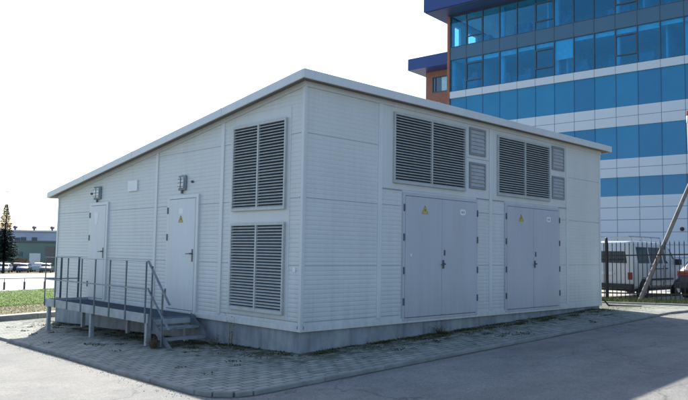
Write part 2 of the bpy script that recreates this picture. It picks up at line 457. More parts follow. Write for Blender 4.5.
m = MB(); fb(m, 'R', .08, 2.15, .50, .508, -.012, .004); fb(m, 'L', .08, 2.03, .50, .508, -.012, .004); build_each(m, 'base_groove', MT['seam'], B)
# flat sheet surrounds of the louvre fields
m = MB(); fb(m, 'R', 1.695, 4.75, 2.60, ZT-.03, -.012, .006); fb(m, 'R', 4.85, 7.75, 2.60, ZT-.03, -.012, .006); build_each(m, 'louvre_surround', MT['wall'], B)
m = MB()
for a, b in ((1.70, 2.195), (4.345, 4.75), (4.85, 5.275), (7.42, 7.75)): fb(m, 'R', a, b, 2.582, 2.598, -.01, .012)
fb(m, 'R', 4.02, 4.74, 3.345, 3.352, -.01, .012)
build_each(m, 'surround_seam', MT['seam'], B)
m = MB(); fb(m, 'L', .30, 1.86, .52, 3.72, -.012, .005); build_each(m, 'louvre_surround', MT['wall'], B)

# louvres
def louvre(face, s0, s1, z0, z1, nm='louvre', pitch=.046):
    t = MB(); w = .022
    fb(t, face, s0-.02, s1+.02, z0-.02, z0+w, -.01, .051); fb(t, face, s0-.02, s1+.02, z1-w, z1+.02, -.01, .051)
    fb(t, face, s0-.02, s0+w-.01, z0+w, z1-w, -.01, .0505); fb(t, face, s1-w+.01, s1+.02, z0+w, z1-w, -.01, .0505)
    fr = t.build('louvre_frame', MT['frame'], B, bevel=.003)
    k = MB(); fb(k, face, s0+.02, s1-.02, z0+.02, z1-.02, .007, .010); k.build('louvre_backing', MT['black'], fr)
    mid = (s0+s1)/2
    c = MB(); fb(c, face, mid-.018, mid+.018, z0+w, z1-w, .0115, .0500); c.build('mullion', MT['frame'], fr)
    sl = MB(); n = int((z1-z0-2*w)/pitch); p = (z1-z0-2*w)/n
    for i in range(n):
        zb = z0+w+p*i+p*.12; j = random.uniform(-.0015, .0015)
        for a, b in ((s0+w-.012, mid-.0182), (mid+.0182, s1-w+.012)):
            # sloping blade: outer edge low, with a small turned-down lip
            q0 = (.048, zb+.000+j); q1 = (.020, zb+.019+j); th = .002
            A = [W(face, a, q0[0], q0[1]), W(face, b, q0[0], q0[1]), W(face, b, q1[0], q1[1]), W(face, a, q1[0], q1[1])]
            Bq = [W(face, a, q0[0], q0[1]+th), W(face, b, q0[0], q0[1]+th), W(face, b, q1[0], q1[1]+th), W(face, a, q1[0], q1[1]+th)]
            sl.hexa(A+Bq); fb(sl, face, a, b, zb-.005+j, zb+j, .046, .0485)
    sl.build('slats', MT['slat'], fr)
    return fr
louvre('R', 1.97, 3.93, 2.72, 3.88)
louvre('R', 5.03, 6.99, 2.72, 3.88)
louvre('L', .40, 1.745, 2.185, 3.545)
louvre('L', .40, 1.745, .60, 1.95)
def vent(s0, s1, z0, z1):
    t = MB(); w = .04
    fb(t, 'R', s0, s1, z0, z0+w, -.01, .035); fb(t, 'R', s0, s1, z1-w, z1, -.01, .035)
    fb(t, 'R', s0, s0+w, z0+w, z1-w, -.01, .0345); fb(t, 'R', s1-w, s1, z0+w, z1-w, -.01, .0345)
    fr = t.build('vent_frame', MT['ventframe'], B, bevel=.003)
    sl = MB(); n = 6; p = (z1-z0-2*w)/n
    for i in range(n):
        z = z0+w+i*p; a, b = s0+w, s1-w
        sl.hexa([W('R', a, .008, z), W('R', b, .008, z), W('R', b, .030, z+.004), W('R', a, .030, z+.004),
                 W('R', a, .008, z+p), W('R', b, .008, z+p), W('R', b, .014, z+p-.001), W('R', a, .014, z+p-.001)])
    sl.build('slats', MT['ventslat'], fr)
for s0, s1 in ((4.09, 4.61), (7.13, 7.65)):
    vent(s0, s1, 3.41, 3.93); vent(s0, s1, 2.77, 3.27)

# doors
def sticker_tri(face, s, z, parent, o, k=.085):
    y = MB(); y.v = [W(face, s-k, o, z-k*.85), W(face, s+k, o, z-k*.85), W(face, s, o, z+k*.85), W(face, s-k, o+.002, z-k*.85), W(face, s+k, o+.002, z-k*.85), W(face, s, o+.002, z+k*.85)]
    y.f = [(0, 1, 2), (3, 4, 5), (0, 1, 4, 3), (1, 2, 5, 4), (2, 0, 3, 5)]
    y.v = y.v; t = y.build('warning_sign', MT['yellow'], parent)
    b = MB(); pts = [(.10, .42), (-.22, -.02), (.0, .02), (-.12, -.50), (.24, .10), (.03, .06)]
    q = [W(face, s+a*k*(-1 if face == 'L' else 1), o+.0032, z-.12*k+c*k) for a, c in pts]; b.v = q; b.f = [(0, 1, 2), (0, 2, 5), (2, 3, 4), (2, 4, 5)]
    # black border
    for (a0, c0), (a1, c1) in (((-.92, -.80), (.92, -.80)), ((.92, -.80), (0, .78)), ((0, .78), (-.92, -.80))):
        p = Vector(W(face, s+a0*k, o+.0030, z+c0*k)); r_ = Vector(W(face, s+a1*k, o+.0030, z+c1*k)); b.bar(p, r_, .006, .0012)
    b.build('lightning_mark', MT['ink'], t)
def hinge(face, s, z, parent):
    m = MB(); fb(m, face, s-.013, s+.013, z-.06, z+.06, .02, .052); m.build('hinge', MT['hinge'], parent, bevel=.004)
def double_door(s0, s1, lab):
    z0, z1 = .40, 2.565; f = .055; mid = (s0+s1)/2+.0
    t = MB(); fb(t, 'R', s0, s0+f, z0, z1, -.012, .034); fb(t, 'R', s1-f, s1, z0, z1, -.012, .034)
    fb(t, 'R', s0+f, s1-f, z1-f, z1, -.012, .0335); fb(t, 'R', s0+f, s1-f, z0, z0+.045, -.012, .0335)
    fr = t.build('door_frame', MT['door'], B, bevel=.003); fr['label'] = 'frame of the wide double door ' + lab
    bk = MB(); fb(bk, 'R', s0+f, s1-f, z0+.046, z1-f-.001, -.008, .004); bk.build('door_gap', MT['seam'], fr)
    leaves = []
    for a, b in ((s0+f+.006, mid-.005), (mid+.005, s1-f-.006)):
        d = MB(); fb(d, 'R', a, b, z0+.055, z1-f-.008, .006, .040)
        lf = d.build('door_leaf', MT['door'], fr, bevel=.004); leaves.append(lf)
    cv = MB(); fb(cv, 'R', mid-.03, mid+.012, z0+.06, z1-f-.01, .041, .049); cv.build('meeting_strip', MT['door'], fr, bevel=.002)
    for z in (.72, 1.24, 1.80, 2.30):
        hinge('R', s0+f*.5-.01, z, fr); hinge('R', s1-f*.5+.01, z, fr)
    hd = MB(); fb(hd, 'R', mid-.028, mid+.022, 1.27, 1.42, .042, .062); hd.bar(W('R', mid+.0, .062, 1.35), W('R', mid+.0, .10, 1.35), .03); hd.bar(W('R', mid+.012, .095, 1.35), W('R', mid-.10, .095, 1.335), .022, .016)
    lk = MB(); fb(lk, 'R', mid+.028, mid+.06, 1.50, 1.60, .0405, .054); lk.build('lock_plate', MT['hinge'], fr, bevel=.004)
    hd.build('door_handle', MT['hinge'], fr, bevel=.004)
    sticker_tri('R', s0+.56, 2.29, fr, .042)
    w_ = MB(); pts = []
    cx = (mid+s1)/2+.05
    for i in range(24):
        a = 2*math.pi*i/24; pts.append((cx+.085*math.copysign(abs(math.cos(a))**.55, math.cos(a)), 2.30+.055*math.copysign(abs(math.sin(a))**.55, math.sin(a))))
    n = len(w_.v); w_.v += [W('R', a, .0415, b) for a, b in pts] + [W('R', a, .0435, b) for a, b in pts]
    w_.f += [tuple(range(24)), tuple(range(24, 48))[::-1]] + [(i, (i+1) % 24, 24+(i+1) % 24, 24+i) for i in range(24)]
    nl = w_.build('number_label', MT['white'], fr)
    return fr, nl
d1, nl1 = double_door(2.20, 4.34, 'nearer the corner'); d2, nl2 = double_door(5.28, 7.415, 'farther along the wall')
m = MB(); fb(m, 'R', 2.385, 2.425, 1.48, 1.525, .0405, .043); m.build('small_sticker', MT['white'], d1)
# faint grey marks on the white oval labels
for c, nl in (((3.27+4.34)/2+.05, nl1), ((6.3475+7.415)/2+.05, nl2)):
    m = MB()
    for k in (-.035, -.012, .02, .042): fb(m, 'R', c+k-.006, c+k+.006, 2.28, 2.32, .0437, .0443)
    m.build('label_mark', MT['galvdark'], nl)
def single_door(s0, s1, sign):
    z0, z1 = .42, 2.48; f = .05
    t = MB(); fb(t, 'L', s0-.03, s0+f, z0, z1+.03, -.012, .036); fb(t, 'L', s1-f, s1+.03, z0, z1+.03, -.012, .036)
    fb(t, 'L', s0+f, s1-f, z1-f+.02, z1+.03, -.012, .0355); fb(t, 'L', s0+f, s1-f, z0, z0+.035, -.012, .0355)
    fr = t.build('door_frame', MT['trim'], B, bevel=.003)
    g = MB(); fb(g, 'L', s0+f, s1-f, z0+.036, z1-f+.019, -.008, .004); g.build('door_gap', MT['seam'], fr)
    d = MB(); fb(d, 'L', s0+f+.006, s1-f-.006, z0+.045, z1-f+.012, .006, .040)
    d.build('door_leaf', MT['ldoor'], fr, bevel=.004)
    for z in (.75, 1.75, 2.24): hinge('L', s1-.005, z, fr)
    hx = s0+f+.06
    p = MB(); fb(p, 'L', hx-.022, hx+.022, 1.32, 1.54, .0405, .047)
    p.bar(W('L', hx, .045, 1.46), W('L', hx, .10, 1.46), .022); p.bar(W('L', hx-.01, .095, 1.46), W('L', hx+.13, .095, 1.455), .022, .016)
    p.build('door_handle', MT['hinge'], fr, bevel=.003)
    if sign == 'tri':
        m = MB(); fb(m, 'L', 3.26, 3.40, 2.17, 2.27, .0405, .042); m.build('paper_label', MT['white'], fr)
        sticker_tri('L', 3.33, 2.08, fr, .042, .075)
    else:
        m = MB(); m.v = [W('L', 6.70, .0405, 2.30), W('L', 6.94, .0405, 2.30), W('L', 6.87, .0405, 2.04), W('L', 6.77, .0405, 2.04)]
        m.v += [W('L', 6.70, .043, 2.30), W('L', 6.94, .043, 2.30), W('L', 6.87, .043, 2.04), W('L', 6.77, .043, 2.04)]
        m.f = [(0, 1, 2, 3), (4, 5, 6, 7), (0, 1, 5, 4), (1, 2, 6, 5), (2, 3, 7, 6), (3, 0, 4, 7)]; m.build('paper_label', MT['white'], fr)
    return fr
single_door(2.80, 3.80, 'tri'); single_door(6.32, 7.14, 'paper')
# wall lamps, sensors, plates
def wall_lamp(s0, s1, z0, z1, dot):
    t = MB(); fb(t, 'L', s0, s1, z0, z1, .0, .045); lp = t.build('wall_lamp', MT['galv'], B, bevel=.015)
    g = MB(); fb(g, 'L', s0+.035, s1-.035, z0+.035, z1-.035, .046, .066); g.build('lamp_glass', MT['lampglass'], lp, bevel=.02)
    c = MB()
    for k in range(1, 4): z = z0+(z1-z0)*k/4; c.bar(W('L', s0+.03, .070, z), W('L', s1-.03, .070, z), .008)
    a = (s0+s1)/2; c.bar(W('L', a, .074, z0+.03), W('L', a, .074, z1-.03), .008)
    c.build('lamp_guard', MT['galvdark'], lp)
    n = MB(); n.bar(W('L', a, .03, z0-.06), W('L', a, .03, z0), .03); n.build('cable_gland', MT['galvdark'], lp)
    q = MB(); q.lathe([(.018, 0), (.024, .012), (.02, .035), (.01, .045)], (0, dot[0], dot[1]), 'x', 14); 
    q.v = [(-abs(v[0]), v[1], v[2]) for v in q.v]; q.build('sensor', MT['hinge'], B, smooth=True)
wall_lamp(3.22, 3.46, 2.60, 2.87, (3.02, 2.74)); wall_lamp(6.68, 7.0, 2.58, 2.86, (7.15, 2.72))
m = MB(); fb(m, 'L', 5.06, 5.44, 2.68, 2.90, .0, .03); m.build('wall_plate', MT['white'], B, bevel=.005)
m = MB(); fb(m, 'L', .13, .19, 1.225, 1.295, .0, .012); m.build('white_tag', MT['white'], B, bevel=.002)

# roof slab with pressed fascia
def rz(y): return 4.19 - SL*(y+.2)
x0, x1, y0, y1 = -.2, LX+.24, -.2, WY+.23; T = .135
m = MB(); m.hexa([(x0+.03, y0+.03, rz(y0)-.10), (x1-.03, y0+.03, rz(y0)-.10), (x1-.03, y1-.03, rz(y1)-.10), (x0+.03, y1-.03, rz(y1)-.10),
                  (x0+.03, y0+.03, rz(y0)-.012), (x1-.03, y0+.03, rz(y0)-.012), (x1-.03, y1-.03, rz(y1)-.012), (x0+.03, y1-.03, rz(y1)-.012)])
rf = m.build('roof', MT['soffit'], B)
m = MB()
def fas(ax, ay, bx, by, nx, ny):
    t = .028
    p = [(ax, ay), (bx, by), (bx+nx*t, by+ny*t), (ax+nx*t, ay+ny*t)]
    m.hexa([(a, b, rz(b)-T) for a, b in p] + [(a, b, rz(b)) for a, b in p])
fas(x0, y0, x1, y0, 0, 1); fas(x0, y1, x1, y1, 0, -1)
fas(x0, y0+.0285, x0, y1-.0285, 1, 0); fas(x1, y0+.0285, x1, y1-.0285, -1, 0)
m.build('roof_fascia', MT['fascia'], rf, bevel=.006)
m = MB(); p = [(x0+.05, y0+.05), (x1-.05, y0+.05), (x1-.05, y1-.05), (x0+.05, y1-.05)]
m.hexa([(a, b, rz(b)-.0115) for a, b in p] + [(a, b, rz(b)+.012) for a, b in p]); m.build('roof_sheet', MT['fascia'], rf)
for q in (2.9, 6.05):
    m = MB(); m.box((q, y0-.003, rz(y0)-T+.004), (q+.05, y0+.001, rz(y0)+.002)); m.build('fascia_joint', MT['fascia'], rf)
for q in (1.9, 5.0, 7.2):
    m = MB(); m.hexa([(x0-.003, q, rz(q)-T+.003), (x0+.001, q, rz(q)-T+.003), (x0+.001, q+.05, rz(q+.05)-T+.003), (x0-.003, q+.05, rz(q+.05)-T+.003), (x0-.003, q, rz(q)+.002), (x0+.001, q, rz(q)+.002), (x0+.001, q+.05, rz(q+.05)+.002), (x0-.003, q+.05, rz(q+.05)+.002)]); m.build('fascia_joint', MT['fascia'], rf)
# closing trims between wall top and soffit
m = MB()
p = [(-.028, -.028), (LX+.02, -.028), (LX+.02, .03), (-.028, .03)]
m.hexa([(a, b, 3.985) for a, b in p] + [(a, b, rz(b)-.101) for a, b in p])
m.hexa([(-.027, .0305, wt(.03)-.07), (.03, .0305, wt(.03)-.07), (.03, WY, wt(WY)-.07), (-.027, WY, wt(WY)-.07),
        (-.027, .0305, rz(.03)-.101), (.03, .0305, rz(.03)-.101), (.03, WY, rz(WY)-.101), (-.027, WY, rz(WY)-.101)])
m.build('eaves_trim', MT['wall'], B)

# ------------------------------------------------------------------ access platform with steps
DX0, DX1, DY0, DY1, DZ = -.95, -.035, 2.74, 7.12, .40
P = thing('access_platform', 'galvanised steel walkway with railing and steps along the left wall', 'platform', (-.5, 4.9, h(-.5, 4.9)))
m = MB(); m.box((DX0+.045, DY0+.01, DZ-.03), (DX1, DY1-.045, DZ)); 
MT['grating'] = simple('walkway_sheet', (.15, .20, .27), .5, .4, .15, 4)
m.build('deck_plate', MT['grating'], P)
m = MB()   # open grating ribs on top of the plate
y = DY0+.03
while y < DY1-.06:
    m.box((DX0+.05, y, DZ+.0005), (DX1-.01, y+.006, DZ+.012)); y += .035
m.build('grating_bars', MT['galvdark'], P)
m = MB(); m.box((DX0, DY0, DZ-.09), (DX0+.04, DY1, DZ+.06)); m.box((DX0+.0405, DY1-.04, DZ-.09), (DX1, DY1, DZ+.06)); m.box((DX0+.0405, DY0, DZ-.12), (DX1, DY0+.04, DZ-.031)); m.build('edge_channel', MT['galvlight'], P, bevel=.004)
m = MB()
for y in (3.6, 4.5, 5.4, 6.3): m.box((DX0+.05, y, DZ-.10), (DX1, y+.05, DZ-.031))
build_each(m, 'cross_beam', MT['galv'], P)
for x, y in ((DX0+.06, 2.84), (DX0+.06, 4.95), (DX0+.06, 7.0), (DX1-.12, 2.84), (DX1-.12, 4.95), (DX1-.12, 7.0)):
    m = MB(); g = h(x, y)+.03
    m.box((x-.035, y-.035, g), (x+.035, y+.035, DZ-.0905)); m.box((x-.07, y-.07, g), (x+.07, y+.07, g+.012)); m.build('leg', MT['galvlight'], P, bevel=.003)
for y in (2.82, 3.52, 4.14, 4.74, 5.33, 5.97, 6.57, 7.10):
    m = MB(); m.box((DX0-.012, y-.02, DZ-.085), (DX0-.0005, y+.02, 1.318)); m.build('railing_post', MT['galvdark'], P)
for x in (-.62, -.24):
    m = MB(); m.box((x-.02, DY1+.0005, DZ-.07), (x+.02, DY1+.012, 1.318)); m.build('railing_post', MT['galvdark'], P)
m = MB(); m.box((DX0-.03, 2.72, 1.32), (DX0+.012, DY1+.03, 1.328)); m.box((DX0+.0125, DY1-.01, 1.3195), (DX1-.15, DY1+.03, 1.3275)); m.build('handrail', MT['galv'], P)
m = MB(); m.box((DX0-.018, 2.80, .856), (DX0-.0125, DY1+.012, .880)); m.box((DX0+.0, DY1+.0125, .856), (DX1-.17, DY1+.018, .880)); m.build('mid_rail', MT['galv'], P)
# steps run down beside the wall towards the corner
def gz(y): return h(-.6, y)+.05
ya, yb = 2.735, 2.12
st = None
for x, w_ in ((DX0+.02, .012), (DX1-.10, .012)):
    m = MB(); zb = gz(yb)
    hh_ = .10
    m.hexa([(x-w_/2, ya, DZ-.13), (x+w_/2, ya, DZ-.13), (x+w_/2, yb-.02, zb), (x-w_/2, yb-.02, zb),
            (x-w_/2, ya, DZ+.055), (x+w_/2, ya, DZ+.055), (x+w_/2, yb-.16, zb+.005), (x-w_/2, yb-.16, zb+.005)])
    m.build('stringer', MT['galvdark'], P)
for k, z in enumerate((.255, .105)):
    yc = 2.58-.23*k
    m = MB(); m.box((DX0+.03, yc-.12, z-.03), (DX1-.11, yc+.10, z)); 
    m.box((DX0+.03, yc-.123, z-.034), (DX1-.11, yc-.1205, z+.004)); m.build('step', MT['galv'], P, bevel=.002)
for y, zt in ((2.62, 1.25), (2.27, .88)):
    m = MB(); m.box((DX0-.01, y-.02, gz(y)+.02), (DX0+.002, y+.02, zt)); m.build('stair_post', MT['galvdark'], P)
m = MB(); m.bar((DX0-.02, 2.74, 1.335), (DX0-.02, 2.02, .66), .04, .012); m.build('stair_handrail', MT['galv'], P)
m = MB(); m.bar((DX0-.016, 2.74, .89), (DX0-.016, 2.02, .27), .035, .008); m.build('stair_mid_rail', MT['galv'], P)
rebase(P)

# ------------------------------------------------------------------ office block beyond the fence
OP = Vector((41.158, 9.3775, 0)); OD = Vector((-.10106, .99488, 0)); ON = Vector((-.99488, -.10106, 0))   # facade origin, direction, outward normal
ang = math.atan2(OD.y, OD.x)
O = thing('office_building', 'tall office block with white panel bands, blue glass storeys and dark blue roof edge', 'office building', (OP.x, OP.y, -.5))
def FW(s, o, z): q = OP+OD*s+ON*o; return (q.x, q.y, z)
def ob(m, s0, s1, o0, o1, z0, z1):
    m.hexa([FW(s0, o0, z0), FW(s1, o0, z0), FW(s1, o1, z0), FW(s0, o1, z0), FW(s0, o0, z1), FW(s1, o0, z1), FW(s1, o1, z1), FW(s0, o1, z1)]); return m
def gloss(name, col, rough, var=.1, coat=0, scale=.4):
    m_, nt, b = new_mat(name); v = mapped(nt); n = noise(nt, v, scale, 3)
    c = mixc(nt, n.outputs[0], tuple(c*(1-var) for c in col), tuple(c*(1+var) for c in col))
    L(nt, c, b.inputs['Base Color']); b.inputs['Roughness'].default_value = rough; b.inputs['Coat Weight'].default_value = coat
    n2 = noise(nt, v, .8, 2); bump(nt, n2.outputs[0], b, .06, .05)
    return m_
MT['oglassblue'] = gloss('blue_band_glass', (.004, .17, .36), .16, .18)
def band_glass():
    m_, nt, b = new_mat('blue_band_glass'); v = mapped(nt); dt = N(nt, 'ShaderNodeVectorMath', operation='DOT_PRODUCT'); L(nt, v, dt.inputs[0]); dt.inputs[1].default_value = OD
    sb = N(nt, 'ShaderNodeMath', operation='SUBTRACT'); L(nt, dt.outputs['Value'], sb.inputs[0]); sb.inputs[1].default_value = OP.dot(OD)+.04
    dv = N(nt, 'ShaderNodeMath', operation='DIVIDE'); L(nt, sb.outputs[0], dv.inputs[0]); dv.inputs[1].default_value = 1.508
    fl = N(nt, 'ShaderNodeMath', operation='FLOOR'); L(nt, dv.outputs[0], fl.inputs[0])
    wn = N(nt, 'ShaderNodeTexWhiteNoise', noise_dimensions='1D'); L(nt, fl.outputs[0], wn.inputs['W'])
    r = ramp(nt, wn.outputs['Value'], [(0, (.004, .15, .33)), (1, (.006, .19, .385))]); n = noise(nt, v, .35, 3)
    c = mixc(nt, .4, r.outputs[0], ramp(nt, n.outputs[0], [(.3, (.7, .7, .75)), (.7, (1.25, 1.2, 1.1))]).outputs[0], 'MULTIPLY')
    L(nt, c, b.inputs['Base Color']); b.inputs['Roughness'].default_value = .1
    n2 = noise(nt, v, .6, 2); bump(nt, n2.outputs[0], b, .12, .08); return m_
MT['oglassblue'] = band_glass()
MT['opanel'] = gloss('white_composite_panel', (.50, .56, .62), .35, .05)
MT['ospandrel'] = gloss('grey_blue_spandrel', (.045, .115, .19), .25, .1)
MT['onavy'] = gloss('navy_roof_edge', (.018, .05, .20), .35, .1)
MT['onavysoffit'] = gloss('navy_soffit', (.03, .05, .13), .5, .1)
MT['obrick'] = simple('terracotta_cladding', (.26, .11, .075), .7, var=.15, scale=3)
MT['omull'] = simple('dark_mullion', (.05, .08, .11), .5, .2)
MT['bandjoint'] = gloss('dark_blue_joint', (.006, .07, .16), .3)
MT['ojoint'] = simple('panel_joint', (.13, .16, .21), .7)
MT['oint'] = simple('office_interior_wall', (.62, .70, .74), .8)
MT['oceil'] = simple('office_ceiling', (.80, .84, .84), .8)
MT['ofloor'] = simple('office_floor', (.32, .34, .36), .8)
MT['ofurn'] = simple('office_furniture', (.22, .27, .32), .7, var=.3)
MT['oblind'] = simple('roller_blind', (.74, .78, .78), .8)
def pane_mat(name, tint, gcol, fac):
    m_, nt, b = new_mat(name); nt.nodes.remove(b)
    out = nt.nodes['Material Output']; tr = N(nt, 'ShaderNodeBsdfTransparent'); tr.inputs[0].default_value = c4(tint)
    gl = N(nt, 'ShaderNodeBsdfGlossy'); gl.inputs[0].default_value = c4(gcol); gl.inputs['Roughness'].default_value = .03
    fr = N(nt, 'ShaderNodeFresnel'); ge = N(nt, 'ShaderNodeNewGeometry'); io = N(nt, 'ShaderNodeMapRange')
    io.inputs[3].default_value = 1.6; io.inputs[4].default_value = 1/1.6; L(nt, ge.outputs['Backfacing'], io.inputs[0]); L(nt, io.outputs[0], fr.inputs[0])
    ad = N(nt, 'ShaderNodeMath', operation='ADD'); L(nt, fr.outputs[0], ad.inputs[0]); ad.inputs[1].default_value = fac; ad.use_clamp = True
    mx = N(nt, 'ShaderNodeMixShader'); L(nt, ad.outputs[0], mx.inputs[0]); L(nt, tr.outputs[0], mx.inputs[1]); L(nt, gl.outputs[0], mx.inputs[2])
    L(nt, mx.outputs[0], out.inputs[0])
    v = mapped(nt); n2 = noise(nt, v, .5, 2); bn = N(nt, 'ShaderNodeBump'); bn.inputs['Strength'].default_value = .05; bn.inputs['Distance'].default_value = .05
    L(nt, n2.outputs[0], bn.inputs['Height']); L(nt, bn.outputs[0], gl.inputs['Normal'])
    return m_
MT['opane'] = pane_mat('blue_tinted_glass', (.44, .78, .92), (.32, .74, 1.0), .04)
MT['wpane'] = pane_mat('clear_window_glass', (.85, .95, .97), (.8, .9, 1), .02)
EL = 18.15; BAY = 1.508; S0 = -18*BAY+.04; DEPTH = 15; ZTOP = 21.35
mull = [.04+BAY*i for i in range(-18, 13)]   # joints, last at the left end
mull = [s for s in mull if s < EL+.01]
# white body below the glazed storeys, with recessed joints
m = MB(); ob(m, S0, EL+.25, 0, -DEPTH, -2, 5.70); ob(m, S0, EL+.25, 0, -DEPTH, 7.02, 8.32); ob(m, S0, EL+.25, 0, -DEPTH, 10.60, 11.98)
ob(m, S0, EL+.25, .05, -DEPTH, 14.36, 14.92); build_each(m, 'white_wall_band', MT['opanel'], O)
m = MB(); ob(m, S0, EL+.2, -.05, -DEPTH+.05, 5.701, 7.019); ob(m, S0, EL+.2, -.05, -DEPTH+.05, 8.321, 10.599); ob(m, S0, EL+.2, -.05, -DEPTH+.05, 11.981, 14.359)
build_each(m, 'blue_glass_band', MT['oglassblue'], O)
m = MB()
for z in (4.91, 4.06, 3.2, 2.35, 1.5, .65): ob(m, S0, EL, .004, -.02, z-.018, z+.018)
for z in (7.68, 11.28): ob(m, S0, EL, .004, -.02, z-.015, z+.015)
for s in mull:
    for z0, z1 in ((-1, 5.70), (7.02, 8.32), (10.60, 11.98)): ob(m, s-.015, s+.015, .006, -.02, z0, z1)
    ob(m, s-.012, s+.012, .056, .03, 14.36, 14.92)
m.build('panel_joint', MT['ojoint'], O)
m = MB()
for i, s in enumerate([q for q in mull if q > -9]):
    for z0, z1 in ((5.701, 7.019), (8.321, 10.599), (11.981, 14.359)): ob(m, s-.02, s+.02, -.03, -.06, z0, z1)
build_each(m, 'band_mullion', MT['bandjoint'], O)
# glazed upper storeys: floors, ceilings, back wall, columns, furniture behind real panes
m = MB(); ob(m, S0, EL-.2, -.12, -DEPTH+.2, 14.93, 15.0); ob(m, S0, EL-.2, -.12, -DEPTH+.2, 18.58, 18.66); build_each(m, 'office_floor', MT['ofloor'], O)
m = MB(); ob(m, S0, EL-.2, -.12, -DEPTH+.2, 17.64, 17.72); ob(m, S0, EL-.2, -.12, -DEPTH+.2, 21.28, 21.34); build_each(m, 'office_ceiling', MT['oceil'], O)
m = MB(); ob(m, S0, EL-.2, -6.0, -6.15, 15.0, 17.64); ob(m, S0, EL-3.2, -6.0, -6.15, 18.66, 21.28)
for k in range(6): s = -20+7.1*k; ob(m, s, s+.12, -.9, -6, 15.0, 17.64); ob(m, s+1.5, s+1.62, -.9, -6, 18.66, 21.28) if s+1.5 < EL-4 else None
build_each(m, 'partition_wall', MT['oint'], O)
m = MB(); rr = random.Random(4)
for z in (15.0, 18.66):
    s = S0+1
    while s < EL-1.5:
        w = rr.uniform(.5, 1.6); hh_ = rr.choice((.75, .75, 1.15, 1.5, .9)); d = rr.uniform(.7, 2.2)
        ob(m, s, s+w, -d, -d-.6, z, z+hh_)
        if rr.random() < .5: ob(m, s+.1, s+.6, -d-.1, -d-.15, z+hh_, z+hh_+.4)
        s += w+rr.uniform(.2, 2.0)
build_each(m, 'office_furniture', MT['ofurn'], O)
m = MB()
for s in mull[::3]: ob(m, s-.15, s+.15, -.5, -.8, 15, 17.64); ob(m, s-.15, s+.15, -.5, -.8, 18.66, 21.28) if s < EL-3 else None
build_each(m, 'interior_column', MT['oint'], O)
m = MB(); ob(m, S0, EL, .0, -.10, 17.62, 18.66); sb_ = m.build('spandrel_band', MT['ospandrel'], O)
for s in [q for q in mull if q > -9]: m = MB(); ob(m, s-.025, s+.025, .015, -.02, 17.621, 18.659); m.build('joint', MT['omull'], sb_)
m = MB(); ob(m, S0, S0-.2, 0, -DEPTH, 14.93, ZTOP); ob(m, S0, EL+.2, -DEPTH, -DEPTH-.2, 14.93, ZTOP); build_each(m, 'rear_wall', MT['opanel'], O)
# end wall at the left corner, pierced by windows
m = MB()
EO = EL+.02
ob(m, EO, EO+.22, -.35, -DEPTH, 14.93, 18.95); ob(m, EO, EO+.22, -.35, -DEPTH, 20.75, ZTOP)
for a, b in ((-.35, -.75), (-1.75, -3.0), (-4.6, -6.5), (-8, -DEPTH)): ob(m, EO, EO+.22, a, b, 18.951, 20.749)
build_each(m, 'end_wall', MT['oint'], O)
m = MB(); ob(m, EO+.1, EO+.11, -.75, -1.75, 18.95, 20.75); ob(m, EO+.1, EO+.11, -3.0, -4.6, 18.95, 20.75); build_each(m, 'end_window_pane', MT['wpane'], O)
m = MB(); ob(m, EO+.001, EO+.24, .06, -.349, 5.0, ZTOP+.0); m.build('corner_pier', MT['obrick'], O)
# windows of the two glazed storeys: each a frame with its own pane
for zi, (z0, z1) in enumerate(((14.93, 17.61), (18.67, 21.30))):
    for i in range(len(mull)-1):
        s0, s1 = mull[i], mull[i+1]; k = len(mull)-2-i      # k = 0 at the left corner
        if s1 < -6: continue
        m = MB(); w = .035
        ob(m, s0, s0+w, .02, -.10, z0, z1); ob(m, s1-w, s1, .02, -.10, z0, z1); ob(m, s0+w, s1-w, .018, -.10, z0, z0+w); ob(m, s0+w, s1-w, .018, -.10, z1-w, z1)
        if k % 4 == 1:
            for zz in (z1-.55, z1-1.95): ob(m, s0+w, s1-w, .03, -.10, zz-.045, zz+.045)
            ob(m, s0+w, s0+w+.05, .03, -.10, z1-1.9, z1-.6); ob(m, s1-w-.05, s1-w, .03, -.10, z1-1.9, z1-.6)
        fr = m.build('window', MT['omull'], O)
        q = MB(); ob(q, s0+w, s1-w, -.04, -.05, z0+w, z1-w); q.build('pane', MT['opane'], fr)
        if (k*7+zi*3) % 7 != 3 and k > 0:
            dd = (.30, .34, .42, .36, 1.5, .33, .38)[(k*3+zi) % 7]
            q = MB(); ob(q, s0+w, s1-w, -.14, -.15, z1-dd, z1-.03); q.build('blind', MT['oblind'], fr)
# rest of those storeys beyond the frame, one pane each storey
m = MB(); ob(m, S0, mull[0]+.001, -.04, -.05, 14.93, 17.61)
for z0, z1 in ((14.93, 17.61), (18.67, 21.30)):
    n_ = [s for s in mull if s < -4.4]; ob(m, S0, n_[-1], -.04, -.05, z0, z1)
build_each(m, 'far_glazing', MT['opane'], O)
# roof with deep navy edge
m = MB(); ob(m, S0-1, 19.60, 1.85, -DEPTH-1, 21.50, 24.4); m.build('roof_edge', MT['onavy'], O)
m = MB(); ob(m, S0-1, 19.50, 1.75, -DEPTH-1, 21.42, 21.499); ob(m, S0, EL+.2, .0, -DEPTH, 21.341, 21.4195); build_each(m, 'roof_soffit', MT['onavysoffit'], O)
m = MB(); q = OP+OD*.38+ON*.0
m.lathe([(.10, -.03), (.13, .0), (.13, .06), (.05, .09)], (0, 0, 0), 'x', 16); m.v = [tuple(Vector(FW(.38, 0, 3.39)) + Vector((-v[0], v[1], v[2]))) for v in m.v]
m.build('wall_vent', MT['ink'], O)
